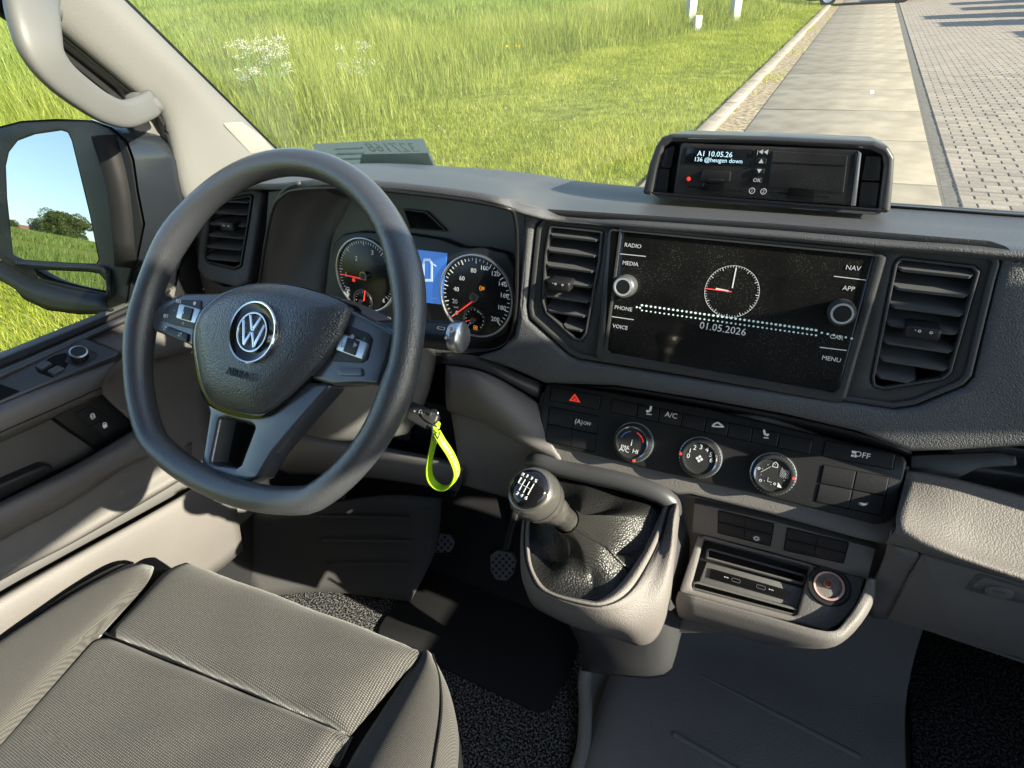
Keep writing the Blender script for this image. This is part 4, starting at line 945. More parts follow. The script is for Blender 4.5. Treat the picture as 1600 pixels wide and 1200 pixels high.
# spokes
SPK = mat('spoke_grey', (.05, .055, .068), .26, spec=1., coat=.15)
GLB = mat('piano_black', (.008, .008, .009), .1, spec=.5)
lsp = plate('spoke', [(226, 505), (240, 484), (256, 470), (286, 458), (350, 458), (360, 560), (305, 548), (292, 537), (240, 517)], PW, SPK, sw, thick=.02, bevel=.004, front=-.002, r=.004, seg=3)
rsp = plate('spoke', [(520, 470), (548, 484), (590, 506), (616, 520), (606, 560), (592, 603), (560, 600), (520, 602), (480, 590)], PW, SPK, sw, thick=.02, bevel=.004, front=-.002, r=.004, seg=3)
bsp = plate('spoke', [(312, 600), (318, 620), (326, 645), (312, 732), (322, 748), (370, 758), (402, 748), (426, 708), (470, 656), (520, 600), (420, 590)], PW, SPK, sw, holes=[[(343, 654), (329, 722), (334, 727), (368, 731), (375, 726), (397, 668), (390, 662), (352, 652)]], thick=.022, bevel=.004, front=-.004, r=.004, hr=.003, seg=3)
plate('spoke_back', [(338, 650), (325, 728), (370, 735), (400, 666)], PW, DEEP, bsp, thick=.004, bevel=0, front=-.034)
AB = [(307, 515), (312, 498), (322, 482), (350, 460), (390, 447), (420, 444), (457, 447), (497, 457), (526, 468), (540, 478), (537, 496), (525, 526), (495, 570), (457, 610), (425, 637), (410, 645), (395, 647), (360, 640), (332, 627), (318, 606), (310, 570), (306, 540)]
pillow('surround', [(x+(x-415)*.035-(2 if x < 415 else 0), y+(y-545)*.05+3) for x, y in AB], PW, GLB, sw, h=.004, side=.02, front=.001, smoothpts=2, k=8)
ab = pillow('airbag_cover', AB, PW, AIRB, sw, h=.018, side=.012, front=.006, smoothpts=3, k=5, center=PW.uv(PW.hit(398, 525, .006)), rings=(1, .99, .965, .92, .84, .72, .55, .3, 0))
# emblem
EC = PW.uv(PW.hit(395.5, 519, .025)); EP = PW.at(*EC, .0250)
r_o = .0305
lathe('emblem_dish', [(r_o, -.004), (r_o, .001), (r_o*.97, .0022), (r_o*.93, .0015), (r_o*.6, -.0012), (.0003, -.0012)], EP, PW.n, GLB, ab, n=48)
lathe('emblem_ring', [(r_o*1.03, -.002), (r_o*1.03, .0016), (r_o*1.0, .0026), (r_o*.955, .0022), (r_o*.945, .0008)], EP, PW.n, CHROME, ab, n=48, cap=False)
em = []
rb = r_o*.66
PE = Plane(EP + PW.n*.0008, PW.n, PW.u)
em.append(plate('ring', ell(0, 0, rb, rb, 40), PE, CHROME, None, holes=[ell(0, 0, rb*.9, rb*.9, 40)], thick=.003, bevel=.0006, front=.0012, px=False))
q = rb*.9; bw_ = rb*.15
def bar(pts): em.append(plate('bar', strip2([(x*q, y*q) for x, y in pts], bw_), PE, CHROME, None, thick=.003, bevel=.0005, front=.0011, px=False))
bar([(-.40, .88), (-.02, .12)]); bar([(.40, .88), (.02, .12)]); bar([(-.11, .16), (.11, .16)])
bar([(-.80, .52), (-.37, -.74)]); bar([(-.40, -.78), (-.03, .0)]); bar([(.80, .52), (.37, -.74)]); bar([(.40, -.78), (.03, .0)])
join('emblem', em, ab)
AIRT = mat('embossed_text', (.006, .006, .007), .5)
text('AIRBAG', PW.hit(375, 585, .0238), Plane(PW.at(0, 0, .0236), PW.n, PW.u), .0112, AIRT, ab, front=.0004, depth=.0003)
# thumb controls
PWB = Plane(PW.at(0, 0, -.002), PW.n, PW.u)
def rocker(par, x, y, w_, h_, a):
    c = PWB.uv(PWB.hit(x, y, .003)); R = lambda P: [(c[0]+px*math.cos(a)-py*math.sin(a), c[1]+px*math.sin(a)+py*math.cos(a)) for px, py in P]
    b = plate('rocker', R([(-w_/2, -h_/2), (w_/2, -h_/2), (w_/2, h_/2), (-w_/2, h_/2)]), PWB, SATIN, par, thick=.006, bevel=.0015, front=.003, px=False, r=.003)
    plate('rocker_pad', R([(-w_*.2, -h_*.42), (w_*.22, -h_*.42), (w_*.22, h_*.42), (-w_*.2, h_*.42)]), PWB, BUT, b, thick=.004, bevel=.001, front=.0042, px=False, r=.001); return b
pad = plate('button_pad', [(250, 494), (262, 478), (280, 468), (315, 469), (312, 516), (272, 508), (250, 500)], PWB, BUT, lsp, thick=.004, bevel=.001, front=.0012, r=.003)
rb1 = rocker(pad, 293, 490, .036, .017, -.03)
for s, x, y in (('RES', 281, 471.5), ('SET', 261, 494.5), ('\u25cf', 306, 475), ('\u2261', 288, 506), ('-', 279, 486), ('\u2197', 292, 490)): text(s, PWB.hit(x, y), PWB, .0055, WHITEP, pad, name='symbol', front=.0016 if s not in '-\u2197' else .005)
pd2 = plate('button_pad', [(253, 512), (262, 510), (293, 522), (292, 534), (284, 533), (252, 519)], PWB, BUT, lsp, thick=.004, bevel=.001, front=.0022, r=.002)
for s, x, y in (('\u21c4', 261, 514.5), ('\u21c4', 284, 524)): text(s, PWB.hit(x, y), PWB, .006, WHITEP, pd2, name='symbol', front=.0026)
pad2 = plate('button_pad', [(543, 508), (576, 521), (582, 530), (574, 562), (565, 567), (515, 564)], PWB, BUT, rsp, thick=.004, bevel=.001, front=.0012, r=.003)
rb2 = rocker(pad2, 549, 541, .036, .017, -.1)
for s, x, y in (('\u21c5', 537, 540), ('\u25b6', 560, 541), ('\u25cf', 555, 528), ('\u2039', 574, 530)): text(s, PWB.hit(x, y), PWB, .006, mat('grey_print', (.3, .33, .38), .5), pad2, name='symbol', front=.0045)
plate('button_pad', [(528, 574), (565, 575), (568, 588), (527, 587)], PWB, SPK, rsp, thick=.004, bevel=.0012, front=.002, r=.003)
# column, shrouds and stalks behind the wheel
cl = empty('steering_column', WC-PW.n*.10, 'dark steering column shroud with two stalks behind the wheel', 'steering column')
def colsec(d, hw, hu, hd): return [PW.at(x, y, -d) for x, y in [(-hw, hu*.5), (-hw*.7, hu), (0, hu*1.08), (hw*.7, hu), (hw, hu*.5), (hw*1.02, -hd*.3), (hw*.75, -hd*.9), (0, -hd), (-hw*.75, -hd*.9), (-hw*1.02, -hd*.3), (-hw, hu*.5)]]
loft('shroud', [colsec(.035, .055, .04, .06), colsec(.05, .075, .052, .085), colsec(.10, .078, .055, .10), colsec(.17, .07, .05, .10), colsec(.24, .065, .045, .095)], DKGREY, cl, sub=3, subv=3, thick=.003)
stk = tube('wiper_stalk', [PW.hit(560, 520, -.07), PW.hit(620, 520, -.068), PW.hit(670, 522, -.065), PW.hit(712, 526, -.062)], [.0125, .0138, .0148, .0150], BUT, cl, n=16, flat=1.0, up=PW.v)
tube('stalk_end', [PW.hit(708, 525.6, -.062), PW.hit(713, 526, -.062), PW.hit(721, 527, -.062), PW.hit(725, 527.3, -.062)], [.0150, .0162, .0162, .0135], SATIN, stk, n=16, flat=1.0, up=PW.v)
PST = Plane(PW.hit(695, 520, -.045), PW.n, PW.u); text('\u25b1 \u25cb\n  \u25e6', PST.o, PST, .009, WHITEP, stk, name='symbol', front=0)
tube('light_stalk', [PW.at(-.06, .0, -.075), PW.at(-.11, .004, -.072), PW.at(-.16, .01, -.068), PW.at(-.185, .012, -.066)], [.012, .0128, .0135, .012], BUT, cl, n=16, flat=1.25, up=PW.v)
# key with green strap
ig = PW.hit(655, 640, -.06)
ky = empty('car_key', atY(672, 655, .42), 'black folding car key sitting in the ignition right of the wheel', 'key')
PKY = Plane(atY(664, 648, .42), (.35, -.62, .70), (1, .25, 0))
fob = plate('fob', [(636, 632), (645, 627), (678, 641), (686, 650), (682, 660), (672, 668), (662, 669), (634, 655)], PKY, BLK, ky, thick=.014, bevel=.003, r=.003, seg=3)
plate('button', [(643, 634), (654, 638), (648, 646), (637, 641)], PKY, BUT, fob, thick=.002, bevel=.0006, front=.0008, r=.001); plate('button', [(655, 638), (666, 643), (660, 651), (650, 647)], PKY, BUT, fob, thick=.002, bevel=.0006, front=.0008, r=.001)
text('\u25e6  \u2302', PKY.hit(653, 643), PKY, .006, WHITEP, fob, name='symbol', front=.0012)
tube('blade', [PKY.hit(645, 645, -.007), PKY.hit(600, 622, -.007)], .0045, SATIN, ky, n=8, flat=.35)
tube('key_ring', [atY(678+7*math.cos(a), 652+12*math.sin(a), .418-.004*math.cos(a)) for a in [2*math.pi*i/10 for i in range(10)]], .0009, CHROME, ky, n=6, sub=3, closed=True)
GREEN = mat('green_rubber', (.42, .72, .02), .45, spec=.4, bump=('noise', 300, .1, .0004))
gs = empty('key_strap', atY(690, 700, .418), 'bright lime green rubber key strap hanging from the car key', 'key strap')
SP = [(679, 664), (681, 676), (679, 690), (674, 712), (671, 732), (673, 748), (682, 759), (693, 762), (704, 757), (712, 742), (711, 728), (702, 708), (690, 690), (682, 676)]
def ribbon(name, pts, wd, th, m, par, y0):
    P = spline([atY(x, y, y0-.006*math.sin(i/len(pts)*3.1)) for i, (x, y) in enumerate(pts)], 5); rows = []
    side = (CF*.45-CD*.6+CR*.66).normalized()
    for i, p in enumerate(P): rows.append([p-side*wd/2, p, p+side*wd/2])
    loft(name, rows, m, par, sub=1, subv=1, thick=th); return P, side
SPP, SPS = ribbon('strap', SP[1:], .0100, .002, GREEN, gs, .418)
tube('clip', [atY(676, 664, .412), atY(677, 680, .412), atY(681, 690, .412), atY(686, 680, .412), atY(684, 668, .412), atY(676, 664, .412)], .0011, CHROME, gs, n=8, sub=3)
plate('tab', [(674, 666), (684, 658), (687, 662), (684, 676), (678, 678)], Plane(atY(680, 668, .415), (.2, -.8, .5), (1, 0, 0)), GREEN, gs, thick=.003, bevel=.0008, r=.002)
tail = SPP[::-1][6:22]
for i, ch in enumerate('bestelbus.nl'):
    f = i/11*(len(tail)-2); k = int(f); Pt = tail[k].lerp(tail[k+1], f-k); T = (tail[min(k+2, len(tail)-1)]-tail[max(k-1, 0)]).normalized(); Nn = T.cross(SPS).normalized()
    if Nn.dot(CF) > 0: Nn = -Nn
    text(ch, Pt+Nn*.0026, Plane(Pt+Nn*.0026, Nn, T), .0075, WHITEP, gs, front=.0004, depth=.0002)
# ------------------------------------------------------------------ climate control panel
cp = empty('climate_panel', PC.hit(1120, 710), 'black control panel with three round climate knobs and button rows', 'control panel')
CPM = mat('panel_black', (.017, .017, .019), .36, spec=.5, dust_veil=.05, bump=('noise', 900, .1, .0003))
plate('panel', CLO, PC, CPM, cp, thick=.02, bevel=.003, r=.006, seg=3)
PCF = Plane(PC.o, PC.n, PC.u)
def button(name, P, par, fr=.0015, r=.001, m=BUT, pl=PC, bev=.0008): return plate(name, P, pl, m, par, thick=.006, bevel=bev, front=fr, r=r)
def well(P, par, pl=PC, fr=.0003): return plate('button_well', P, pl, DEEP, par, thick=.002, bevel=0, front=fr, r=.002)
def icon(P, par, m=WHITEP, pl=PC, fr=.0022, holes=()): return plate('icon', P, pl, m, par, holes=holes, thick=.0004, bevel=0, front=fr)
def lerp2(a, b, t): return (a[0]+(b[0]-a[0])*t, a[1]+(b[1]-a[1])*t)
def quad(Q, u0, u1, v0, v1):
    """sub-quad of the pixel quad tl,tr,br,bl"""
    f = lambda u, v: lerp2(lerp2(Q[0], Q[1], u), lerp2(Q[3], Q[2], u), v)
    return [f(u0, v0), f(u1, v0), f(u1, v1), f(u0, v1)]
HZ = [(861, 603), (940, 618), (937, 641), (858, 626)]
well(HZ, cp); b = button('button', quad(HZ, .02, .98, .05, .95), cp); b['label'] = 'hazard warning button with a red triangle'
icon([(898, 615), (907, 629), (889, 626)], b, REDP, holes=[[(898, 619), (903, 626.5), (893, 624.7)]]); icon([(898, 621.5), (901, 625.5), (895, 624.5)], b, REDP)
def block(Q, par, cells, texts=()):
    well(Q, par); out = []
    for (u0, u1, v0, v1) in cells: out.append(button('button', quad(Q, u0, u1, v0, v1), par))
    return out
c4 = [(.015, .495, .03, .485), (.505, .985, .03, .485), (.015, .495, .515, .97), (.505, .985, .515, .97)]
B4 = [(858, 634), (937, 650), (929, 707), (852, 690)]
bs = block(B4, cp, c4); text('(A)', PC.hit(905, 659), PC, .0085, WHITEP, bs[1], name='symbol', front=.002); text('OFF', PC.hit(918, 662), PC, .006, WHITEP, bs[1], front=.002)
ROW = [(956, 622), (1271, 687), (1266, 711), (954, 644)]
xs_ = [956, 997, 1031, 1067, 1104, 1140, 1177, 1219, 1271]
us = [(x-956)/(1271-956) for x in xs_]
rw = block(ROW, cp, [(us[i]+.003, us[i+1]-.003, .06, .94) for i in range(8)])
def seat_icon(x, y, par, fl=1):
    icon([(x+2*fl, y-7), (x+5*fl, y-6), (x+3.5*fl, y+1), (x-2*fl, y+4), (x-5*fl, y+2), (x-4*fl, y-.5), (x, y)], par); icon([(x-4, y+5), (x+4, y+6), (x+4, y+7.4), (x-4, y+6.4)], par)
seat_icon(1014, 641, rw[1]); text('A/C', PC.hit(1049, 649), PC, .0088, WHITEP, rw[2], front=.002); seat_icon(1197, 678, rw[6], -1)
icon([(1112, 665), (1116, 661), (1122, 659), (1129, 664), (1132, 668), (1124, 668), (1113, 667)], rw[4], holes=[[(1115, 664.5), (1121, 661.5), (1127, 665.5), (1118, 665.5)]])
OFB = [(1289, 687), (1401, 709), (1396, 735), (1284, 713)]
well(OFB, cp); b = button('button', quad(OFB, .015, .985, .05, .95), cp); text('OFF', PC.hit(1347, 711), PC, .0085, WHITEP, b, front=.002)
icon([(1331, 704), (1338, 705), (1338, 709), (1331, 708)], b); icon([(1331, 710), (1335, 711), (1333, 714), (1329, 713)], b); icon([(1336, 711), (1339, 712), (1338, 715), (1334, 714)], b)
B5 = [(1286, 725), (1391, 745), (1378, 807), (1273, 785)]
b5 = block(B5, cp, c4)
for k in range(7):
    a = math.radians(200+k*23); cx, cy = 1349, 784; icon([(cx+5*math.cos(a)-.6, cy-3.6*math.sin(a)), (cx+5*math.cos(a)+.6, cy-3.6*math.sin(a)), (cx+9*math.cos(a)+.6, cy-6.5*math.sin(a)), (cx+9*math.cos(a)-.6, cy-6.5*math.sin(a))], b5[3])
icon([(1343, 785), (1355, 787), (1352, 790), (1347, 789)], b5[3])
RUBK = mat('knob_black', (.02, .02, .022), .45, spec=.5)
def knob(x, y, rpx, kind):
    P0 = PC.hit(x, y, .012); r = rpx*scale_at(P0); P0 = PC.at(*PC.uv(P0), 0)
    kn = lathe('knob', [(r*1.0, -.002), (r*1.0, .004), (r*.97, .012), (r*.94, .0135), (r*.80, .0138), (r*.79, .0120), (.0003, .0120)], P0, PC.n, RUBK, cp, n=48)
    lathe('chrome_ring', [(r*.86, .0128), (r*.86, .0146), (r*.79, .0142), (r*.785, .0118)], P0, PC.n, CHROME, kn, n=48, cap=False)
    lathe('base_ring', [(r*1.06, -.001), (r*1.06, .0022), (r*1.0, .0026), (r*1.0, .0)], P0, PC.n, SATIN, kn, n=48, cap=False)
    fl = []
    for i in range(40):
        a = 2*math.pi*i/40; q = PC.at(*PC.uv(P0)); d = PC.u*math.cos(a)+PC.v*math.sin(a)
        fl.append(box('rib', P0+d*r*.985+PC.n*.007, (.0012, .0016, .009), RUBK, None, Matrix((d, PC.n.cross(d), PC.n)).transposed(), bevel=0))
    join('grip_ribs', fl, kn)
    K = Plane(P0 + PC.n*.0122, PC.n, PC.u); W = lambda s, a, b, sz, m=WHITEP, **k: text(s, K.at(a*r, b*r), K, sz, m, kn, name='marking', front=.0003, **k)
    def arc(a0, a1, m):
        pts = [(r*.6*math.cos(math.radians(a0+(a1-a0)*i/10)), r*.6*math.sin(math.radians(a0+(a1-a0)*i/10))) for i in range(11)]
        plate('arc', strip2(pts, r*.045), K, m, kn, thick=.0003, bevel=0, front=.0003, px=False)
    if kind == 0:
        arc(105, 165, BLUP); arc(75, 15, REDP); W('MAX', -.30, -.28, r*.2); W('A/C', -.30, -.45, r*.32); W('HI', .28, -.40, r*.32); W('i', .0, .0, r*.5); ma = -70
    elif kind == 1:
        for i, s in enumerate('0123456'): a = math.radians(190-i*32); W(s, .56*math.cos(a), .50*math.sin(a)+.06, r*.34)
        W('\u2756', 0, -.05, r*.4); ma = 180
    else:
        for i, s in enumerate(['\u2302', '\u25e6\u2571', '\u25e6\u2514', '\u25e6\u25e3', '\u2592']): a = math.radians(90+i*72); W(s, .5*math.cos(a), .5*math.sin(a), r*.4)
        for i in range(10): a = math.radians(18+i*36); W('.', .55*math.cos(a), .5*math.sin(a)+.1, r*.3)
        ma = 5
    d = PC.u*math.cos(math.radians(ma))+PC.v*math.sin(math.radians(ma))
    box('pointer', P0+d*r*.9+PC.n*.0138, (r*.16, r*.14, .0012), REDP, kn, Matrix((d, PC.n.cross(d), PC.n)).transposed(), bevel=.0002)
knob(987, 692, 30, 0); knob(1093, 716, 31, 1); knob(1208, 742, 32, 2)
# ------------------------------------------------------------------ lower storage, USB tray and socket
plate('storage_fascia', [(1084, 786), (1200, 812), (1369, 858), (1356, 906), (1200, 862), (1081, 832)], PF, TAUPE, dash, thick=.012, bevel=.002, front=0)
plate('fascia_surround', [(1052, 770), (1085, 775), (1340, 838), (1400, 852), (1412, 862), (1398, 892), (1360, 948), (1320, 990), (1040, 990), (1052, 900)], PF, TAUPE, dash, thick=.012, bevel=.003, front=-.012)
bpn = empty('button_bank', PF.hit(1222, 845), 'two blank black button blocks below the climate panel', 'buttons')
BA = [(1122, 797), (1210, 818), (1204, 854), (1121, 833)]
PFB = Plane(PF.at(0, 0, .0), PF.n, PF.u)
for Q, ic_ in ((BA, 1), ([(1230, 824), (1327, 848), (1318, 881), (1224, 860)], 0)):
    plate('button_well', Q, PF, DEEP, bpn, thick=.002, bevel=0, front=.0006, r=.002)
    bb = [plate('button', quad(Q, *c), PF, BUT, bpn, thick=.005, bevel=.0006, front=.0016, r=.0006) for c in c4]
    if ic_: text('\u263c', PF.hit(1182, 840.5), PF, .009, WHITEP, bb[3], name='symbol', front=.002)
PTR = PYZ(.52, 1.115, .452, 1.068)
tr = empty('usb_tray', PTR.hit(1180, 920), 'taupe storage tray with two usb sockets under the button blocks', 'tray')
BIN = [(1100, 841), (1267, 886), (1246, 960), (1240, 962), (1082, 921), (1080, 914)]
plate('tray_top', [(1090, 836), (1270, 882), (1352, 902), (1345, 930), (1336, 948), (1322, 966), (1308, 978), (1292, 986), (1180, 958), (1061, 925)], PTR, TAUPE, tr, holes=[BIN], thick=.02, bevel=.003, hr=.003, r=.004)
plate('bin_floor', [(1090, 830), (1280, 880), (1255, 975), (1070, 925)], PTR, BLK, tr, thick=.004, bevel=0, front=-.02)
plate('bin_ledge', [(1104, 858), (1110, 856), (1258, 897), (1262, 905), (1256, 915), (1102, 873)], PTR, DKGREY, tr, thick=.012, bevel=.003, front=-.004, r=.002, seg=3)
plate('bin_face', [(1104, 878), (1256, 919), (1246, 950), (1092, 910)], PTR, DKGREY, tr, thick=.01, bevel=.002, front=-.009)
us_ = plate('usb_strip', [(1111, 888), (1235, 923), (1231, 938), (1108, 903)], PTR, BLKG, tr, thick=.004, bevel=.0006, front=-.0065)
for x, y in ((1150, 907), (1189, 917.5)):
    c = PTR.uv(PTR.hit(x, y, -.0065)); A = fillet([(c[0]-.0052, c[1]-.0022), (c[0]+.0052, c[1]-.0022), (c[0]+.0052, c[1]+.0022), (c[0]-.0052, c[1]+.0022)], .0022)
    plate('usb_port', A, PTR, SATIN, us_, holes=[inset(A, .0005)], thick=.001, bevel=0, front=-.006, px=False)
for x, y in ((1135, 902.5), (1205, 922)): text('\u21a4\u00b7', PTR.hit(x, y, -.006), PTR, .006, WHITEP, us_, name='symbol', front=-.006)
plate('bin_lip', [(1082, 909), (1090, 908), (1246, 950), (1246, 960), (1240, 963), (1080, 921)], PTR, DKGREY, tr, thick=.008, bevel=.003, front=-.003, r=.002, seg=3)
loft('tray_front', [[atY(1060, 925, .449), atY(1180, 958, .449), atY(1292, 987, .452), atY(1322, 967, .474), atY(1346, 932, .5), atY(1356, 905, .51)],
                    [atY(1056, 940, .444), atY(1178, 974, .444), atY(1293, 1003, .447), atY(1333, 978, .47), atY(1360, 940, .5), atY(1366, 905, .512)],
                    [atY(1060, 962, .452), atY(1172, 992, .452), atY(1280, 1012, .458), atY(1328, 992, .478), atY(1362, 948, .508), atY(1368, 908, .52)],
                    [atY(1066, 966, .52), atY(1172, 1000, .52), atY(1276, 1014, .52), atY(1322, 1000, .53), atY(1352, 960, .54), atY(1362, 920, .55)]], TAUPE, tr, sub=4, subv=4, thick=.003)
lathe('socket_housing', [(.0225, -.006), (.0225, .0005), (.021, .002), (.0175, .002), (.0165, -.002)], PTR.hit(1295, 915.5, .001), PTR.n, BLK, tr, n=40, cap=False)
cg = lathe('power_socket', [(.0165, -.03), (.0165, .001), (.0158, .0022), (.0138, .0018), (.0132, -.006)], PTR.hit(1295, 915.5, .001), PTR.n, mat('socket_ring', (.75, .5, .45), .3, metal=.6), tr, n=40, cap=False)
lathe('plug', [(.0132, -.012), (.0132, -.004), (.009, -.0015), (.0003, -.0015)], PTR.hit(1295, 915.5, .001), PTR.n, DEEP, cg, n=32)
lathe('centre_pin', [(.0045, 0), (.0045, .004), (.003, .004), (.003, .001), (.0003, .001)], PTR.hit(1293.5, 912, .0), PTR.n, mat('copper', (.6, .25, .2), .3, metal=.8), cg, n=24)
# ------------------------------------------------------------------ gear console
PGC = Plane((0, .42, 1.16), (0, -.05, 1), (1, 0, 0))
gc = empty('gear_console', PGC.hit(940, 860), 'taupe gear lever housing bulging from the dashboard, half in sunlight', 'console')
inn = [(840, 770), (828, 812), (828, 866), (838, 900), (861, 924), (915, 937), (939, 936), (971, 911), (1003, 865), (1025, 822), (1037, 791), (1042, 778)]
rim = [(834, 764), (822, 806), (819, 858), (828, 897), (848, 924), (908, 944), (950, 946), (986, 925), (1014, 882), (1033, 840), (1043, 802), (1050, 784)]
bel = [(828, 775, .52), (816, 815, .475), (813, 865, .42), (817, 908, .40), (840, 940, .375), (903, 968, .358), (958, 980, .356), (1000, 984, .366), (1036, 948, .39), (1051, 880, .43), (1054, 825, .465), (1060, 790, .5)]
bot = [(830, 790, .55), (819, 835, .5), (818, 890, .455), (829, 941, .43), (866, 966, .425), (914, 986, .42), (962, 997, .42), (1000, 1009, .42), (1028, 994, .43), (1046, 945, .46), (1054, 880, .49), (1062, 810, .52)]
R0 = [PGC.hit(*p, -.012) for p in inn]; R1 = [PGC.hit(*p, .001) for p in inn]; R2 = [PGC.hit((a[0]+b[0])/2, (a[1]+b[1])/2, .006) for a, b in zip(inn, rim)]; R3 = [PGC.hit(*p, .001) for p in rim]
R4 = [atY(*p) for p in bel]; R5 = [atY(*p) for p in bot]
loft('housing', [R3, R4, R5], TAUPE_G, gc, sub=4, subv=5, thick=.003)
loft('boot_frame', [R0, R1, R2, [p-Vector((0, 0, .002)) for p in R3]], TAUPE_G, gc, sub=4, subv=3, thick=.002, toward=(0, .3, 2))
tube('frame_seam', [p+Vector((0, 0, .0012)) for p in R3], .0010, RUB, gc, n=6, sub=4)
tube('dash_roll', [atY(x, y, yy) for x, y, yy in [(831, 722, .515), (845, 722, .512), (880, 733, .51), (960, 750, .51), (1020, 768, .51), (1046, 784, .51), (1050, 800, .51)]], .012, DASH_S, gc, n=14, sub=4)
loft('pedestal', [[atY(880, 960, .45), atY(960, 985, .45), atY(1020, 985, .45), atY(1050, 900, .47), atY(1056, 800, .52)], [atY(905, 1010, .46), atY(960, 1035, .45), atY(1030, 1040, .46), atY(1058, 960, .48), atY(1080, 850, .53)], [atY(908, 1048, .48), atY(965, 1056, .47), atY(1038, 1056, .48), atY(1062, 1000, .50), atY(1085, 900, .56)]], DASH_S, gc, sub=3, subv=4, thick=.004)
# gaiter and lever
K0 = Vector((-.162, .318, 1.329)); BASE = PGC.hit(945, 862, -.01)
AX = (K0-BASE).normalized()
gl = empty('gear_lever', BASE, 'gear lever with round grey knob, black cap and leather gaiter', 'gear lever')
ringP = smooth_closed([PGC.hit(*p, -.008) for p in [(838, 765), (828, 812), (829, 866), (839, 901), (862, 924), (915, 936), (940, 934), (971, 909), (1002, 864), (1024, 820), (1034, 791), (1018, 776), (944, 753), (885, 740)]], 5)
top = K0 - AX*.078; n = len(ringP); cR = sum(ringP, Vector())/n
TA = Plane(top, AX, (1, 0, 0)); rows = []
ang0 = [math.atan2((p-cR).y, (p-cR).x) for p in ringP]
for j in range(15):
    t = j/14; row = []
    for i, p in enumerate(ringP):
        a = ang0[i]; d = TA.u*math.cos(a)+TA.v*math.sin(a)
        s = t**1.9; cen = top.lerp(cR, t**.55)
        fold = (abs(((a*2.5/math.pi+.2+.25*t) % 1)-.5)*4-1)
        rv = (d*.0132)*(1-s) + (p-cR)*s*(1-.10*math.sin(math.pi*t)*(1+fold))
        q = cen + rv + Vector((0, 0, .016*math.sin(math.pi*t)*(fold+.5*math.cos(3*a+2.6))-.012*math.sin(math.pi*t)))
        row.append(q)
    row.append(row[0]); rows.append(row)
V, F = grid(rows); me = mesh('gaiter', V, F); me.validate()
bm = bmesh.new(); bm.from_mesh(me); bmesh.ops.remove_doubles(bm, verts=bm.verts, dist=1e-5); bmesh.ops.recalc_face_normals(bm, faces=bm.faces[:]); bm.to_mesh(me); bm.free()
g = mk('gaiter', me, LEATH, gl, None, 180); sd = g.modifiers.new('smooth', 'SUBSURF'); sd.levels = 1; sd.render_levels = 1
tube('stitch', [rows[j][37]+Vector((0, 0, .0015)) for j in range(0, 15, 1)], .0012, LEATH, g, n=6, sub=2)
plate('gaiter_pan', [(842, 770), (826, 820), (836, 900), (870, 926), (940, 936), (1002, 865), (1036, 790), (940, 750)], PGC, LEATH, gl, thick=.003, bevel=0, front=-.022)
KN = mat('knob_grey', (.16, .152, .142), .2, metal=.65, spec=.5, var=.05, varscale=60)
kb_ = lathe('gear_knob', [(.0105, -.088), (.0115, -.080), (.0118, -.052), (.0138, -.050), (.0138, -.036), (.0132, -.035), (.0128, -.033), (.0165, -.026), (.0212, -.015), (.0232, -.003), (.0232, .004), (.0220, .011), (.0196, .0158), (.0188, .0164)], K0, AX, KN, gl, n=48, ang=50)
lathe('knob_cap', [(.0178, .0162), (.0176, .0172), (.015, .0196), (.0105, .0214), (.005, .0222), (.0002, .0224)], K0, AX, BLKG, kb_, n=48, ang=60)
lathe('knob_band', [(.0233, -.002), (.0236, -.0012), (.0233, -.0004)], K0, AX, BLK, kb_, n=48, cap=False)
PKN = Plane(K0+AX*.0214, AX, (.97, -.22, 0))
KS = .0056
gm = []; GRP = mat('engraved_grey', (.42, .43, .44), .5)
for pts in ([(-1.5, .95), (-1.5, -.0), (1.0, 0)], [(-.7, .95), (-.7, -.95)], [(.15, .95), (.15, -.95)], [(1.0, .95), (1.0, -.95)]):
    gm.append(plate('line', strip2([(x*KS, y*KS) for x, y in pts], .00038), PKN, GRP, None, thick=.0014, bevel=0, front=.0016, px=False))
join('gate_pattern', gm, kb_)
for s, x, y in (('R', -1.5, 1.45), ('1', -.7, 1.5), ('3', .15, 1.5), ('5', 1.0, 1.45), ('2', -.7, -1.5), ('4', .15, -1.5), ('6', 1.0, -1.5)):
    text(s, PKN.at(x*KS, y*KS), PKN, .0044, GRP, kb_, name='numeral', front=.001, depth=.0008)
# ------------------------------------------------------------------ floor: cover, carpets, pedals
fcv = loft('floor_cover', [[Vector((x, y, z)) for x in (-.155, -.14, .0, .16, .30, .318, .326)] for y, z in ((.12, .628), (.45, .628), (.60, .632), (.72, .66), (.80, .80), (.83, 1.05))], FLOORM, None, sub=3, subv=4, thick=.004)
for row_v in fcv.data.vertices:
    if row_v.co.x < -.15 or row_v.co.x > .324: row_v.co.z -= .022
tag(fcv, 'dark grey moulded rubber floor cover below the centre console', 'floor cover')
for yy, x0, x1 in ((.50, -.02, .25), (.62, .0, .26), (.40, -.05, .22)):
    tube('rib', [(x0, yy, .6312), ((x0+x1)/2, yy-.015, .6312), (x1, yy-.03, .6312)], .005, FLOORM, fcv, n=8, flat=.6)
tube('edge_roll', [(-.15, .15, .622), (-.15, .38, .622), (-.165, .46, .63), (-.19, .53, .65), (-.175, .6, .72)], .012, FLOORM, fcv, n=10, sub=5)
def carpet(name, P, z, lab_):
    pl = Plane((0, .4, z), (0, 0, 1), (1, 0, 0)); o = plate(name, P, pl, CARPET, None, thick=.01, bevel=.003, px=False, r=.02); o.parent = None
    tag(o, lab_, 'carpet'); return o
carpet('carpet', [(-.88, -.36), (-.168, -.36), (-.168, .03), (-.2, .12), (-.2, .48), (-.88, .48)], .614, 'speckled black carpet in the driver footwell')
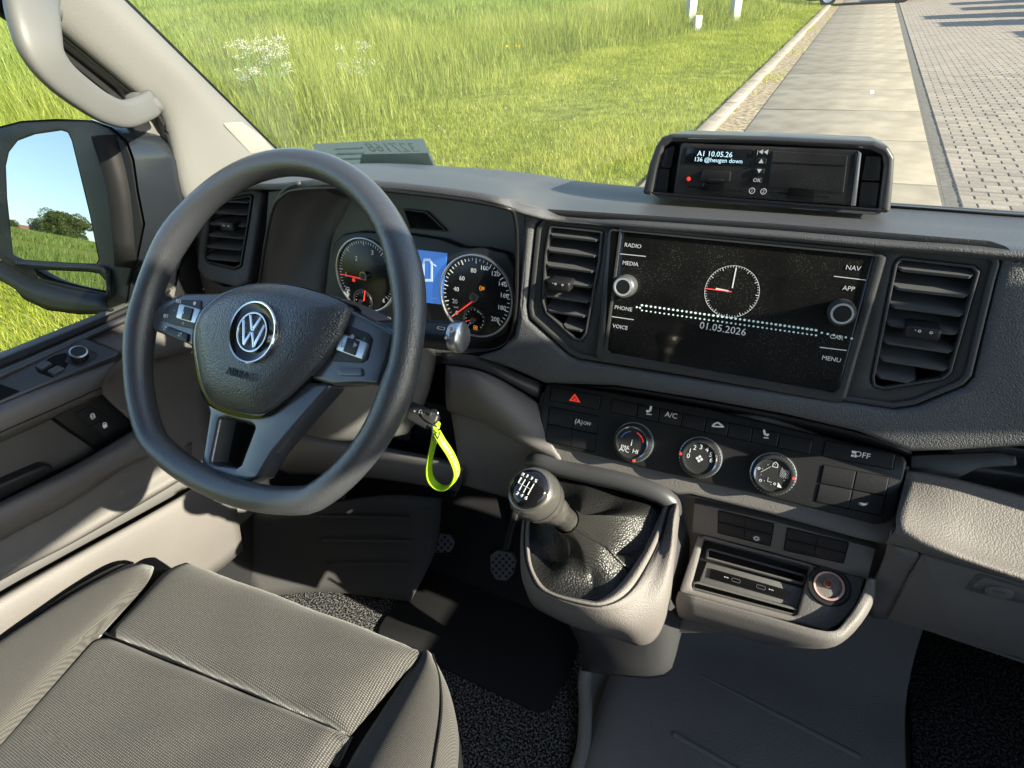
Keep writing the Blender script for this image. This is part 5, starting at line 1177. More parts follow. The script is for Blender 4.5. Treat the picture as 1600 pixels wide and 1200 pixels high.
carpet('carpet', [(.34, -.36), (.88, -.36), (.88, .53), (.34, .53)], .614, 'speckled black carpet in the passenger footwell at lower right')
MATM = mat('rubber_mat', (.012, .012, .014), .7, spec=.3, bump=('noise', 300, .3, .001))
o = plate('floor_mat', [(-.62, .04), (-.235, .04), (-.225, .12), (-.225, .42), (-.62, .42)], Plane((0, .4, .622), (0, 0, 1), (1, 0, 0)), MATM, None, thick=.006, bevel=.002, px=False, r=.03); tag(o, 'plain black mat lying under the pedals on the driver carpet', 'mat')
# footrest and kick panel
FTR = mat('footrest_black', (.055, .054, .056), .6, bump=('grain', 800, .4, .0008))
fr_ = loft('footrest', [[atZ(380, 800, .80), atZ(470, 795, .82), atZ(600, 775, .84), atZ(690, 780, .84)], [atZ(370, 880, .70), atZ(470, 870, .70), atZ(600, 855, .72), atZ(680, 860, .72)], [atZ(390, 935, .632), atZ(500, 925, .632), atZ(580, 932, .632), atZ(640, 940, .632)]], FTR, None, sub=4, subv=4, thick=.01)
tag(fr_, 'dark plastic footrest wedge under the steering wheel', 'footrest')
for k_ in range(3): tube('ridge', [atZ(500+k_*5, 806+k_*38, .805-k_*.05), atZ(640, 808+k_*36, .808-k_*.05)], .004, FTR, fr_, n=8, flat=.6)
def pedal(x, y, yy, lab_):
    PP = Plane(atY(x, y, yy), (.05, -.8, .6), (1, 0, 0)); t = empty('pedal', PP.o, lab_, 'pedal', 'driver pedals'); P = [(x-21, y-16), (x-10, y-24), (x+14, y-20), (x+20, y-8), (x+14, y+14), (x+4, y+24), (x-12, y+22), (x-20, y+8)]
    pd = plate('pad', P, PP, mat('pedal_rubber', (.16, .165, .18), .5), t, thick=.012, bevel=.003, r=.004)
    for i in range(-2, 3):
        for j in range(-2, 3):
            if abs(i)+abs(j) > 3: continue
            c = PP.uv(PP.hit(x+(i+j)*5.2, y+(i-j)*5.5)); plate('grip', [(c[0]-.0036, c[1]), (c[0], c[1]-.0036), (c[0]+.0036, c[1]), (c[0], c[1]+.0036)], PP, BLK, pd, thick=.003, bevel=.0006, front=.0022, px=False)
    tube('arm', [PP.hit(x, y-10, -.012), PP.hit(x+8, y-50, -.01)+Vector((0, .03, .02)), PP.hit(x+22, y-110, -.01)+Vector((0, .05, .06))], .009, MATS['button_black'], t, n=10, flat=.5)
pedal(690, 856, .66, 'dark clutch pedal with diamond grip left of the other pedal'); pedal(786, 884, .66, 'dark brake pedal with diamond grip beside the gear console')
# firewall carpet wall behind pedals
wl = mk('footwell_wall', mesh('footwell_wall', [(-.88, .62, .618), (-.2, .62, .618), (-.2, .80, .80), (-.88, .80, .80), (-.2, .86, 1.2), (-.88, .86, 1.2)], [(0, 1, 2, 3), (3, 2, 4, 5)]), MATM); wl['kind'] = 'structure'
# ------------------------------------------------------------------ driver's seat
PSE = Plane((-.5, .1, 1.03), (0, -.03, 1), (1, 0, 0))
seat = empty('driver_seat', (-.5, .05, .62), 'grey woven fabric driver seat cushion in sunlight at lower left', 'seat')
BLKF = mat('seam_black', (.01, .01, .011), .8, spec=.2)
plate('seat_base', [(290, 880), (655, 1008), (690, 1060), (705, 1200), (700, 1330), (-150, 1330), (-150, 1080), (0, 990), (200, 895)], PSE, BLKF, seat, thick=.16, bevel=.01, front=-.03, r=.01)
plate('seat_pedestal', [(260, 900), (620, 1030), (640, 1200), (600, 1330), (-100, 1330), (-100, 1120)], PSE, DKGREY, seat, thick=.38, bevel=.01, front=-.035)
def pad_grid(name, tl, tr, br, bl, m, h, edge, nu=26, nv=18, roll_front=0., px=True, front=0., tuck=0.):
    """cushion over a pixel quad: rounded edges, slight crown; front edge (tl-tr) may roll down"""
    rows = []
    for j in range(nv+1):
        v = j/nv; row = []
        for i in range(nu+1):
            u = i/nu; p = lerp2(lerp2(tl, tr, u), lerp2(bl, br, u), v); P = PSE.hit(*p, front)
            e = min(u, 1-u)*2; ev = min(v, 1-v)*2
            z = h*(1-(1-min(1, e/edge))**2.5)*(1-(1-min(1, ev/edge))**2.5)+.006*math.sin(math.pi*u)*math.sin(math.pi*v)
            z += .0016*math.sin(u*19+v*7)*math.sin(v*11+1)*min(1, e*3)
            if roll_front and v < .3: z -= roll_front*(1-v/.3)**2
            if tuck and v < .07: z -= tuck*(1-v/.07)**1.5
            row.append(P+PSE.n*z)
        rows.append(row)
    V, F = grid(rows); me = mesh(name, V, F)
    if sum(p.normal.z for p in me.polygons) < 0: me.flip_normals()
    o = mk(name, me, m, seat, None, 180); s = o.modifiers.new('thickness', 'SOLIDIFY'); s.thickness = .03; s.offset = -1
    return o
pad_grid('thigh_pad', (282, 866), (668, 1010), (547, 1150), (168, 990), FAB, .018, .22, roll_front=.02, front=.0)
rp = pad_grid('seat_pad', (158, 984), (546, 1142), (395, 1400), (-150, 1330), FAB, .012, .1, nv=60, tuck=.016)
tube('stitched_groove', [PSE.hit(46, 1131, .013), PSE.hit(110, 1168, .015), PSE.hit(175, 1200, .015), PSE.hit(300, 1262, .014), PSE.hit(420, 1310, .012)], .0022, FAB_S, rp, n=8, sub=5, flat=.5)
loft('bolster', [[PSE.hit(238, 884, -.02), PSE.hit(240, 890, -.004), PSE.hit(225, 918, .012), PSE.hit(166, 984, .006), PSE.hit(150, 1004, .002), PSE.hit(40, 1134, .004), PSE.hit(-90, 1285, .004)],
                      [PSE.hit(220, 880, -.005), PSE.hit(216, 888, .022), PSE.hit(185, 925, .030), PSE.hit(125, 985, .03), PSE.hit(90, 1015, .03), PSE.hit(-10, 1120, .03), PSE.hit(-150, 1250, .03)],
                      [PSE.hit(200, 882, -.02), PSE.hit(180, 893, .012), PSE.hit(130, 922, .02), PSE.hit(70, 960, .02), PSE.hit(10, 1000, .02), PSE.hit(-80, 1070, .02), PSE.hit(-200, 1180, .02)],
                      [PSE.hit(195, 886, -.05), PSE.hit(170, 898, -.03), PSE.hit(120, 926, -.02), PSE.hit(62, 966, -.02), PSE.hit(0, 1007, -.02), PSE.hit(-90, 1078, -.02), PSE.hit(-210, 1190, -.02)]], FAB_S, seat, sub=5, subv=5, thick=.01, toward=(-.5, .1, 3))
loft('skirt', [[PSE.hit(200, 880, -.02), PSE.hit(175, 892, -.015), PSE.hit(120, 920, -.012), PSE.hit(62, 955, -.012), PSE.hit(0, 998, -.012), PSE.hit(-100, 1070, -.012)],
                    [PSE.hit(165, 885, -.05), PSE.hit(130, 898, -.04), PSE.hit(80, 922, -.035), PSE.hit(30, 950, -.03), PSE.hit(-30, 985, -.03), PSE.hit(-120, 1050, -.03)]], BLK, seat, sub=4, subv=3, thick=.01)
loft('bolster', [[PSE.hit(660, 1018, -.02), PSE.hit(640, 1045, -.012), PSE.hit(600, 1105, -.01), PSE.hit(552, 1180, -.008), PSE.hit(500, 1280, -.008)],
                       [PSE.hit(668, 1016, -.005), PSE.hit(664, 1045, .008), PSE.hit(636, 1105, .014), PSE.hit(600, 1180, .018), PSE.hit(560, 1280, .018)],
                       [PSE.hit(677, 1026, -.012), PSE.hit(690, 1062, .0), PSE.hit(690, 1120, .008), PSE.hit(678, 1190, .012), PSE.hit(660, 1290, .012)],
                       [PSE.hit(682, 1036, -.035), PSE.hit(702, 1080, -.03), PSE.hit(714, 1140, -.026), PSE.hit(712, 1200, -.024), PSE.hit(700, 1300, -.024)],
                       [PSE.hit(682, 1044, -.075), PSE.hit(703, 1092, -.08), PSE.hit(716, 1150, -.08), PSE.hit(714, 1210, -.08), PSE.hit(700, 1310, -.08)]], FAB_S, seat, sub=5, subv=5, thick=.008)
tube('piping', [PSE.hit(676, 1022, -.008), PSE.hit(687, 1060, .003), PSE.hit(690, 1110, .0095), PSE.hit(682, 1170, .013), PSE.hit(664, 1280, .014)], .0013, BLKF, seat, n=6, sub=5)
# seat back edge (behind the camera side, casts the corner shadow)
loft('seat_back', [[(-.74, -.20, 1.02), (-.62, -.17, 1.02), (-.38, -.17, 1.02), (-.26, -.20, 1.02)], [(-.75, -.30, 1.4), (-.62, -.26, 1.4), (-.38, -.26, 1.4), (-.25, -.30, 1.4)], [(-.70, -.38, 1.72), (-.60, -.36, 1.74), (-.40, -.36, 1.74), (-.30, -.38, 1.72)]], FAB, seat, sub=4, subv=4, thick=.1, toward=(-.5, 1, 1.3))
# ------------------------------------------------------------------ driver's door
dd = empty('driver_door', (-.93, .1, .62), 'grey and taupe driver door trim with armrest and door pockets at left', 'door')
def PXp(x, n=(1, 0, 0)): return Plane((x, 0, 0), n, (0, 1, 0))
P93, P90, P88, P86 = PXp(-.935), PXp(-.905), PXp(-.885), PXp(-.865)
DTR = TAUPE
plate('outer_skin', [(-320, 700), (0, 560), (205, 477), (300, 440), (340, 560), (420, 800), (300, 980), (-300, 1250)], P93, DTR, dd, thick=.02, bevel=.003)
# sill: rubber lip and grey cap
tube('window_seal', [atX(*p, -.912) for p in [(-260, 668), (0, 569), (120, 520), (205, 482), (262, 452)]], .006, RUB, dd, n=8)
loft('sill_cap', [[atX(*p, -.912) for p in [(-260, 672), (0, 572), (120, 523), (205, 485), (262, 455)]], [atX(*p, -.885) for p in [(-260, 690), (0, 585), (128, 527), (205, 492), (270, 465)]]], DASH_S, dd, sub=3, subv=2, thick=.006)
PSW = Plane(atX(100, 570, -.865), (.5, 0, .86), (0, 1, 0))
pod = plate('switch_pod', [(-260, 690), (0, 583), (128, 526), (190, 549), (183, 555), (0, 629), (-260, 740)], PSW, mat('pod_grey', (.05, .053, .06), .3, spec=.5), dd, thick=.015, bevel=.003, r=.003, seg=3)
lathe('mirror_knob', [(.0105, -.004), (.0105, .008), (.0095, .0095), (.0003, .0095)], PSW.hit(124, 556, .004), PSW.n, BUT, pod, n=28)
lathe('knob_ring', [(.0108, .0075), (.0108, .0092), (.009, .0100), (.0088, .0092)], PSW.hit(124, 556, .004), PSW.n, SATIN, pod, n=28, cap=False)
plate('knob_dish', [(100, 566), (112, 546), (136, 545), (154, 552), (150, 560), (124, 573)], PSW, BLK, pod, thick=.002, bevel=.0004, front=.0006, r=.004)
for P in ([(54, 571), (72, 562), (82, 567), (64, 577)], [(72, 579), (90, 570), (102, 575), (84, 585)]):
    plate('window_switch', P, PSW, mat('switch_grey', (.07, .075, .085), .25), pod, thick=.006, bevel=.0015, front=.005, r=.002)
plate('switch_well', [(54, 573), (84, 556), (104, 550), (108, 566), (100, 578), (82, 590), (60, 582)], PSW, DEEP, pod, thick=.002, bevel=0, front=.0005, r=.003)
plate('handle_slot', [(-40, 618), (0, 600), (31, 611), (0, 625), (-40, 640)], PSW, DEEP, pod, thick=.002, bevel=0, front=.0006)
# lit front part of the sill
loft('sill_end', [[atX(134, 526, -.90), atX(170, 510, -.905), atX(205, 493, -.905), atX(275, 462, -.905)], [atX(186, 549, -.862), atX(200, 545, -.862), atX(235, 530, -.862), atX(300, 505, -.862)], [atX(200, 556, -.858), atX(215, 560, -.855), atX(250, 560, -.855), atX(310, 545, -.855)]], DTR, dd, sub=3, subv=3, thick=.006)
arm = loft('armrest', [[atX(*p, -.862) for p in [(-260, 742), (0, 630), (95, 589), (185, 553)]], [atX(*p, -.845) for p in [(-260, 760), (0, 645), (100, 603), (178, 570)]], [atX(*p, -.842) for p in [(-260, 790), (0, 668), (80, 633), (160, 600)]], [atX(*p, -.852) for p in [(-260, 805), (0, 684), (80, 648), (158, 614)]], [atX(*p, -.90) for p in [(-260, 812), (0, 692), (80, 655), (157, 618)]]], DTR, dd, sub=3, subv=3, thick=.004)
tube('armrest_seam', [atX(*p, -.8415) for p in [(-100, 722), (0, 676), (80, 641), (158, 606)]], .0008, RUB, arm, n=6)
loft('door_panel', [[atX(163, 597, -.855), atX(190, 560, -.858), atX(250, 560, -.87), atX(320, 540, -.88)], [atX(160, 616, -.88), atX(200, 620, -.885), atX(260, 640, -.89), atX(330, 660, -.895)], [atX(214, 664, -.885), atX(240, 690, -.885), atX(290, 730, -.89), atX(345, 760, -.895)]], DTR, dd, sub=3, subv=3, thick=.004)
plate('lock_panel', [(78, 653), (156, 616), (216, 664), (155, 701)], P90, BLK, dd, thick=.01, bevel=.0012, front=.004)
lk = plate('lock_switch', [(117, 648), (142, 634), (190, 666), (164, 682)], P90, BUT, dd, thick=.006, bevel=.0012, front=.007, r=.003)
plate('switch_gap', [(140, 665), (158, 656), (159, 657.5), (141, 666.5)], P90, DEEP, lk, thick=.001, bevel=0, front=.0073)
PLK = Plane((-.898, 0, 0), (1, 0, 0), (0, 1, 0))
for s, x, y in (('\u25a1', 145, 652), ('\u25a0', 164, 666)): text(s, PLK.hit(x, y), PLK, .008, WHITEP, lk, name='symbol', front=.0004); 
for x, y in ((144.5, 649), (163.5, 663)): plate('symbol', ell(*PLK.uv(PLK.hit(x, y)), .003, .0035, 16), PLK, WHITEP, lk, holes=[ell(*PLK.uv(PLK.hit(x, y)), .002, .0025, 16)], thick=.0004, bevel=0, front=.0005, px=False)
plate('recess', [(-200, 790), (0, 690), (80, 654), (152, 704), (88, 735), (0, 770), (-200, 860)], P90, DKGREY, dd, thick=.006, bevel=.001, front=.001)
tube('recess_edge', [atX(*p, -.902) for p in [(79, 652), (110, 674), (152, 702)]], .0025, DEEP, dd, n=6)
plate('pull_handle', [(-200, 850), (0, 757), (70, 727), (82, 727), (88, 737), (0, 785), (-200, 885)], P88, BLK, dd, thick=.02, bevel=.004, r=.006, seg=3)
loft('grab_bar', [[atX(*p, -.872) for p in [(-260, 915), (0, 784), (110, 730), (216, 668), (235, 664)]], [atX(*p, -.852) for p in [(-260, 930), (0, 796), (115, 741), (224, 682), (243, 676)]], [atX(*p, -.85) for p in [(-260, 960), (0, 824), (115, 766), (230, 702), (250, 690)]], [atX(*p, -.872) for p in [(-260, 980), (0, 840), (115, 778), (207, 718), (255, 700)]], [atX(*p, -.90) for p in [(-260, 984), (0, 845), (115, 784), (212, 724), (258, 706)]]], DTR, dd, sub=4, subv=4, thick=.004)
loft('door_pocket', [[atX(*p, -.893) for p in [(-260, 985), (0, 842), (115, 780), (207, 722), (300, 690)]], [atX(*p, -.882) for p in [(-260, 1020), (0, 872), (115, 812), (207, 765), (300, 715)]], [atX(*p, -.870) for p in [(-260, 1055), (0, 902), (115, 842), (215, 784), (300, 735)]], [atX(*p, -.89) for p in [(-260, 1060), (0, 908), (115, 848), (218, 789), (300, 740)]]], DTR, dd, sub=4, subv=4, thick=.004)
loft('pocket_floor', [[atX(*p, -.915) for p in [(-260, 1050), (0, 895), (115, 838), (215, 780), (330, 720)]], [atX(*p, -.912) for p in [(-260, 1090), (0, 940), (115, 868), (215, 815), (340, 740)]]], DKGREY, dd, sub=4, subv=2, thick=.004)
loft('door_pocket', [[atX(*p, -.885) for p in [(-260, 1090), (0, 932), (115, 867), (215, 813), (290, 770), (360, 730)]], [atX(*p, -.862) for p in [(-260, 1096), (0, 940), (115, 875), (215, 820), (295, 777), (365, 735)]], [atX(*p, -.856) for p in [(-260, 1150), (0, 985), (115, 925), (215, 880), (310, 835), (370, 790)]], [atX(*p, -.87) for p in [(-260, 1250), (0, 1090), (115, 1020), (215, 960), (330, 900), (380, 860)]]], DTR, dd, sub=4, subv=4, thick=.004)
# window frame in front of the mirror
WF = [(-.93, [(214, 214), (226, 222), (240, 245), (250, 280), (256, 305), (240, 330), (226, 270)], WHITE, 'body_edge'),
      (-.915, [(184, 190), (205, 190), (214, 215), (232, 290), (246, 345), (232, 350), (214, 275), (195, 215)], RUB, 'sash_seal'),
      (-.90, [(205, 188), (246, 178), (262, 215), (276, 260), (292, 320), (290, 350), (272, 345), (256, 300), (244, 255), (232, 232), (216, 218)], PIL_D, 'sash_trim'),
      (-.905, [(-160, -140), (-40, -40), (0, -8), (85, 56), (190, 136), (202, 160), (190, 170), (176, 165), (172, 148), (85, 78), (0, 20), (-170, -115)], RUB, 'frame_seal'),
      (-.895, [(-160, -155), (-40, -52), (85, 36), (212, 140), (214, 152), (203, 160), (188, 138), (85, 57), (-40, -40)], PIL_D, 'frame_trim')]
for x, P, m, nm in WF: plate(nm, P, PXp(x), m, dd, thick=.012, bevel=.002, r=.004)
tube('pillar_seal', [atX(*p, -.882) for p in [(-20, -55), (86, 40), (210, 144), (248, 182), (266, 225), (282, 285), (296, 335)]], .0035, RUB, dd, n=8, sub=3)
mk('pane', mesh('pane', [atX(-320, 720, -.918), atX(262, 452, -.918), atX(200, 165, -.918), atX(0, 5, -.918), atX(-200, -170, -.918), (-.918, -.55, 1.35), (-.918, -.55, 2.0)], [(0, 1, 2, 3, 4, 6, 5)]), GLASS, dd)
# ------------------------------------------------------------------ grab handle on the pillar
gh = empty('grab_handle', atX(150, 150, -.85), 'pale grey curved grab handle on the left windscreen pillar', 'handle')
GHM = mat('handle_grey', (.14, .141, .139), .45, spec=.4, bump=('noise', 500, .08, .0004))
pth_ = [(52, -30, -.835), (50, 5, -.80), (55, 45, -.785), (66, 82, -.78), (92, 117, -.782), (130, 148, -.79), (165, 170, -.80), (196, 178, -.815), (226, 168, -.835), (238, 160, -.85)]
tube('grip', [atX(*p) for p in pth_], [.027, .026, .024, .0215, .0195, .0185, .0178, .0165, .016, .016], GHM, gh, n=20, sub=5, flat=.5, up=(1, 0, 0), ang=180, sq=.62)
pillow('mount', [(22, -30), (60, -20), (88, 22), (92, 32), (86, 44), (60, 30), (30, 5)], PXp(-.84), GHM, gh, h=.03, side=.03, smoothpts=2)
pillow('mount', [(212, 148), (232, 144), (248, 156), (257, 172), (250, 178), (228, 178), (212, 168)], PXp(-.85), GHM, gh, h=.012, side=.02, smoothpts=2)
# ------------------------------------------------------------------ outside mirror
MP0 = atX(75, 315, -1.08)
vd = (MP0-CAMPOS).normalized(); rd_ = Vector((-.80, -.60, .085)).normalized(); MN = (rd_-vd).normalized()
PM = Plane(MP0, MN, (1, 0, 0))
wm = empty('wing_mirror', atX(200, 400, -.98), 'black wing mirror outside the driver window reflecting field and sky', 'mirror')
MH = mat('mirror_black', (.009, .0095, .011), .5, spec=.3, dust_veil=.04, bump=('noise', 700, .15, .0005))
MHG = mat('mirror_shell', (.02, .024, .03), .22, spec=.5, coat=.3)
HO = [(-60, 225), (-20, 203), (30, 190), (85, 187), (140, 189), (170, 200), (195, 222), (205, 250), (212, 300), (222, 350), (212, 400), (200, 440), (196, 470), (170, 490), (120, 491), (70, 484), (35, 468), (12, 440), (0, 405), (-50, 380)]
GLP = [(9, 260), (14, 238), (28, 220), (55, 210), (96, 204), (106, 207), (112, 220), (140, 335), (154, 405), (150, 413), (26, 405), (20, 395), (11, 310)]
LG = [(52, 421), (140, 425), (156, 428), (166, 440), (168, 458), (120, 448), (60, 434)]
LOW = [(30, 405), (160, 414), (172, 450), (168, 468), (120, 470), (55, 445), (25, 425)]
plate('housing', HO, PM, MH, wm, holes=[GLP, LG], thick=.05, bevel=.0035, r=.01, hr=.004, front=.001, seg=3)
def grow(P, k, c): return [(c[0]+(x-c[0])*k, c[1]+(y-c[1])*k) for x, y in P]
PMB = Plane(PM.o, -PM.n, (-1, 0, 0))
bk = [PM.uv(PM.hit(*p, .006)) for p in HO]; cb = (sum(p[0] for p in bk)/len(bk), sum(p[1] for p in bk)/len(bk))
rws = [[PM.at(cb[0]+(x-cb[0])*k, cb[1]+(y-cb[1])*k, -d) for x, y in bk+[bk[0]]] for k, d in ((1.01, -.002), (1.02, .03), (1.0, .07), (.9, .11), (.6, .14), (.05, .15))]
loft('shell', rws, MHG, wm, sub=1, subv=3, toward=(-1.1, 3, 1.4))
MIR = mat('mirror_glass', (.42, .47, .54), .008, metal=1.)
plate('mirror_glass', GLP, PM, MIR, wm, thick=.004, bevel=0, front=.0, r=.004)
plate('wide_angle_glass', LG, PM, MIR, wm, thick=.004, bevel=0, front=.0, r=.003)
loft('scoop', [[PM.hit(x, y, .012) for x, y in [(-30, 396), (8, 410), (32, 424), (60, 438), (110, 452), (168, 462)]], [PM.hit(x, y, .03) for x, y in [(-40, 405), (5, 426), (30, 441), (60, 454), (110, 466), (165, 475)]], [PM.hit(x, y, .03) for x, y in [(-40, 420), (14, 446), (40, 466), (75, 482), (122, 488), (175, 486)]]], MH, wm, sub=4, subv=4, thick=.004)
tube('divider', [PM.hit(28, 411, .004), PM.hit(90, 416, .005), PM.hit(160, 420, .005), PM.hit(170, 440, .006), PM.hit(171, 465, .006)], .0045, MH, wm, n=8, sub=3)
loft('arm', [[PM.hit(180, 210, .002), PM.hit(205, 300, .0), PM.hit(215, 420, .0)], [atX(200, 225, -.95), atX(225, 320, -.95), atX(228, 400, -.95)], [atX(214, 230, -.925), atX(240, 330, -.925), atX(240, 400, -.925)]], RUB, wm, sub=3, subv=3, thick=.03)
# ------------------------------------------------------------------ things outside
def mirror_dir(px, py):
    P = PM.hit(px, py); d = (P-CAMPOS).normalized(); r = d - 2*d.dot(PM.n)*PM.n; return P, r.normalized()
LEAFM = [grass_mat('leaf_%d' % i, *c) for i, c in enumerate([((.04, .07, .015), (.13, .17, .04), (.2, .22, .07)), ((.06, .08, .02), (.17, .19, .055), (.26, .27, .1))])]
BARK = mat('bark', (.09, .07, .05), .9, var=.3, varscale=20, bump=('noise', 40, .8, .02))
def gz(x, y): return float(ground_h(np.array(x), np.array(y)))
def leaf_mesh(name, pts, nrm, size, m, shade):
    n = len(pts); a = rng.normal(size=(n, 3)); a /= np.linalg.norm(a, axis=1)[:, None]; b = rng.normal(size=(n, 3)); b -= (a*b).sum(1)[:, None]*a; b /= np.linalg.norm(b, axis=1)[:, None]
    s = size*rng.uniform(.6, 1.3, n)[:, None]; V = np.stack([pts-a*s, pts+b*s*.6, pts+a*s, pts-b*s*.6], 1).reshape(-1, 3); I = np.arange(n*4).reshape(-1, 4)
    me = bpy.data.meshes.new(name); me.vertices.add(n*4); me.vertices.foreach_set('co', V.astype(np.float32).ravel()); me.loops.add(n*4); me.loops.foreach_set('vertex_index', I.astype(np.int32).ravel())
    me.polygons.add(n); me.polygons.foreach_set('loop_start', np.arange(0, n*4, 4, dtype=np.int32)); me.polygons.foreach_set('loop_total', np.full(n, 4, np.int32)); me.update(calc_edges=True)
    at = me.attributes.new('shade', 'FLOAT', 'POINT'); at.data.foreach_set('value', np.repeat(np.clip(shade, 0, 1), 4).astype(np.float32)); me.materials.append(m); return me
def tree(x, y, h, rad, label, mi, group, n=9000, squat=1.):
    z = gz(x, y); t = empty('tree', (x, y, z), label, 'tree', group)
    tube('trunk', [(x, y, z-.2), (x+.1, y, z+h*.25), (x-.1, y+.1, z+h*.6)], [h*.035, h*.028, h*.012], BARK, t, n=8, sub=2)
    C_ = []; 
    for k in range(16):
        a = random.uniform(0, 6.28); rr = rad*random.uniform(.1, .75); C_.append((x+rr*math.cos(a), y+rr*math.sin(a), z+h*random.uniform(.12, .85), rad*random.uniform(.3, .5)))
    for k in range(4): c = C_[k]; tube('limb', [(x, y, z+h*.3), ((x+c[0])/2, (y+c[1])/2, z+h*.45), c[:3]], [h*.014, h*.01, h*.004], BARK, t, n=6)
    pts = []; sh = []
    for cx, cy, cz, r in C_:
        m_ = n//16; d = rng.normal(size=(m_, 3)); d /= np.linalg.norm(d, axis=1)[:, None]; q = np.array([cx, cy, cz])+d*(r*rng.uniform(.55, 1.05, m_)**.6)[:, None]*np.array([1, 1, .85]); pts.append(q); sh.append(rng.normal(.45, .2, m_)+random.uniform(-.12, .12))
    mk('crown', leaf_mesh('crown', np.concatenate(pts), None, rad*.05, LEAFM[mi], np.concatenate(sh)), None, t)
# tree clump and farm houses seen in the mirror
specs = [(84, 325, 205, 7.5, 4.2, 'tall bushy tree in the middle of the clump reflected in the wing mirror', 0), (104, 322, 215, 9, 4.6, 'largest round tree of the clump reflected in the wing mirror', 1), (120, 326, 225, 7.5, 4.4, 'round tree at the right end of the clump in the wing mirror', 0), (62, 326, 230, 6, 3.4, 'smaller dark tree at the left of the mirrored clump', 0), (17, 320, 260, 6, 3.4, 'tree at the far left edge of the wing mirror reflection', 1)]
for px, py, D, h, r, lab_, mi in specs:
    P, d = mirror_dir(px, py); d2 = Vector((d.x, d.y, 0)).normalized(); tree(P.x+d2.x*D, P.y+d2.y*D, h, r, lab_, mi, 'trees seen in the wing mirror', 7000)
HW = mat('house_wall', (.5, .44, .36), .85, var=.1); HR = mat('house_roof', (.22, .1, .07), .8, var=.2)
for px, py, D, w_, lab_ in ((47, 325, 270, 16, 'long low farmhouse with tiled roof reflected in the wing mirror'), (33, 323, 290, 9, 'small white farm building left of the farmhouse in the mirror')):
    P, d = mirror_dir(px, py); d2 = Vector((d.x, d.y, 0)).normalized(); c = P+d2*D; z = gz(c.x, c.y); t = empty('farmhouse', (c.x, c.y, z), lab_, 'house', 'farm buildings in the mirror')
    R = Matrix((Vector((-d2.y, d2.x, 0)), d2, Vector((0, 0, 1)))).transposed()
    box('wall', Vector((c.x, c.y, z+1.3)), (w_, 7, 2.8), HW, t, R, bevel=0)
    V = [R@Vector(v)+Vector((c.x, c.y, z+2.7)) for v in [(-w_/2-.4, -4, 0), (w_/2+.4, -4, 0), (w_/2+.4, 4, 0), (-w_/2-.4, 4, 0), (-w_/2+.6, 0, 2.6), (w_/2-.6, 0, 2.6)]]
    mk('roof', mesh('roof', V, [(0, 1, 5, 4), (2, 3, 4, 5), (1, 2, 5), (3, 0, 4)]), HR, t)
    for k in range(3): box('window', Vector((c.x, c.y, z+1.4))+R@Vector((-w_/3+k*w_/3, -3.52, 0)), (1.2, .06, 1.1), BLKG, t, R, bevel=0)
# cow parsley clumps in the tall grass
FLW = mat('umbel_white', (.30, .32, .22), .8); STEM = mat('stem_green', (.10, .17, .04), .6)
def parsley(x, y, n, spread, h, label):
    z = gz(x, y); t = empty('cow_parsley', (x, y, z), label, 'wildflower', 'white flowering plants in the tall grass'); st_ = []; fp = []
    for k in range(n):
        a = random.uniform(0, 6.28); r = spread*math.sqrt(random.random()); hh = h*random.uniform(.5, 1.05); tp = Vector((x+r*math.cos(a), y+r*math.sin(a), z+hh))
        st_.append(tube('stem', [(x+.3*r*math.cos(a), y+.3*r*math.sin(a), z), tp-Vector((0, 0, hh*.35)), tp], [.006, .005, .003], STEM, None, n=5))
        m_ = 60; q = rng.normal(0, 1, (m_, 3)); fp.append(np.array(tp)+q*np.array([.05, .05, .022]))
    join('stems', st_, t); me = leaf_mesh('umbels', np.concatenate(fp), None, .012, FLW, np.ones(n*60)); mk('umbels', me, None, t)
f1 = atZ(418, 138, .5); f2 = atZ(556, 100, .7)
parsley(f1.x, f1.y, 44, .5, 1.1, 'large clump of white cow parsley beside the windscreen pillar')
parsley(f2.x, f2.y, 12, .3, .95, 'small clump of white cow parsley further into the field')
YEL = mat('yellow_flower', (.75, .6, .03), .7); c = atZ(800, 82, .45)
t = empty('buttercup', (c.x, c.y, gz(c.x, c.y)), 'small yellow flowers at the edge of the tall grass', 'wildflower')
st_ = [tube('stem', [(c.x+dx, c.y+dy, gz(c.x, c.y)), (c.x+dx*1.1, c.y+dy, .5+gz(c.x, c.y))], .004, STEM, None, n=5) for dx, dy in ((-.1, 0), (.1, .1), (.2, -.1))]; join('stems', st_, t)
mk('petals', leaf_mesh('petals', np.array([[c.x+dx+random.uniform(-.04, .04), c.y+dy, .5+gz(c.x, c.y)+random.uniform(-.03, .03)] for dx, dy in ((-.1, 0), (.1, .1), (.2, -.1)) for k in range(12)]), None, .03, YEL, np.ones(36)), None, t)
# daisies and dandelion clocks on the mown verge: uncountable
P = np.concatenate([scatter(-5.5, -1.6, 4, 12, 170), scatter(-5.6, -2, .5, 4, 60)]); P = P[(P[:, 0] > bnd(P[:, 1])+.2) & (P[:, 0] < path_l(P[:, 1])-.7)]
q = np.repeat(P, 5, 0); z = ground_h(q[:, 0], q[:, 1])+.075; o = mk('daisies', leaf_mesh('daisies', np.stack([q[:, 0]+rng.normal(0, .006, len(q)), q[:, 1]+rng.normal(0, .006, len(q)), z+rng.normal(0, .004, len(q))], 1), None, .008, FLW, np.ones(len(q)))); o['kind'] = 'stuff'
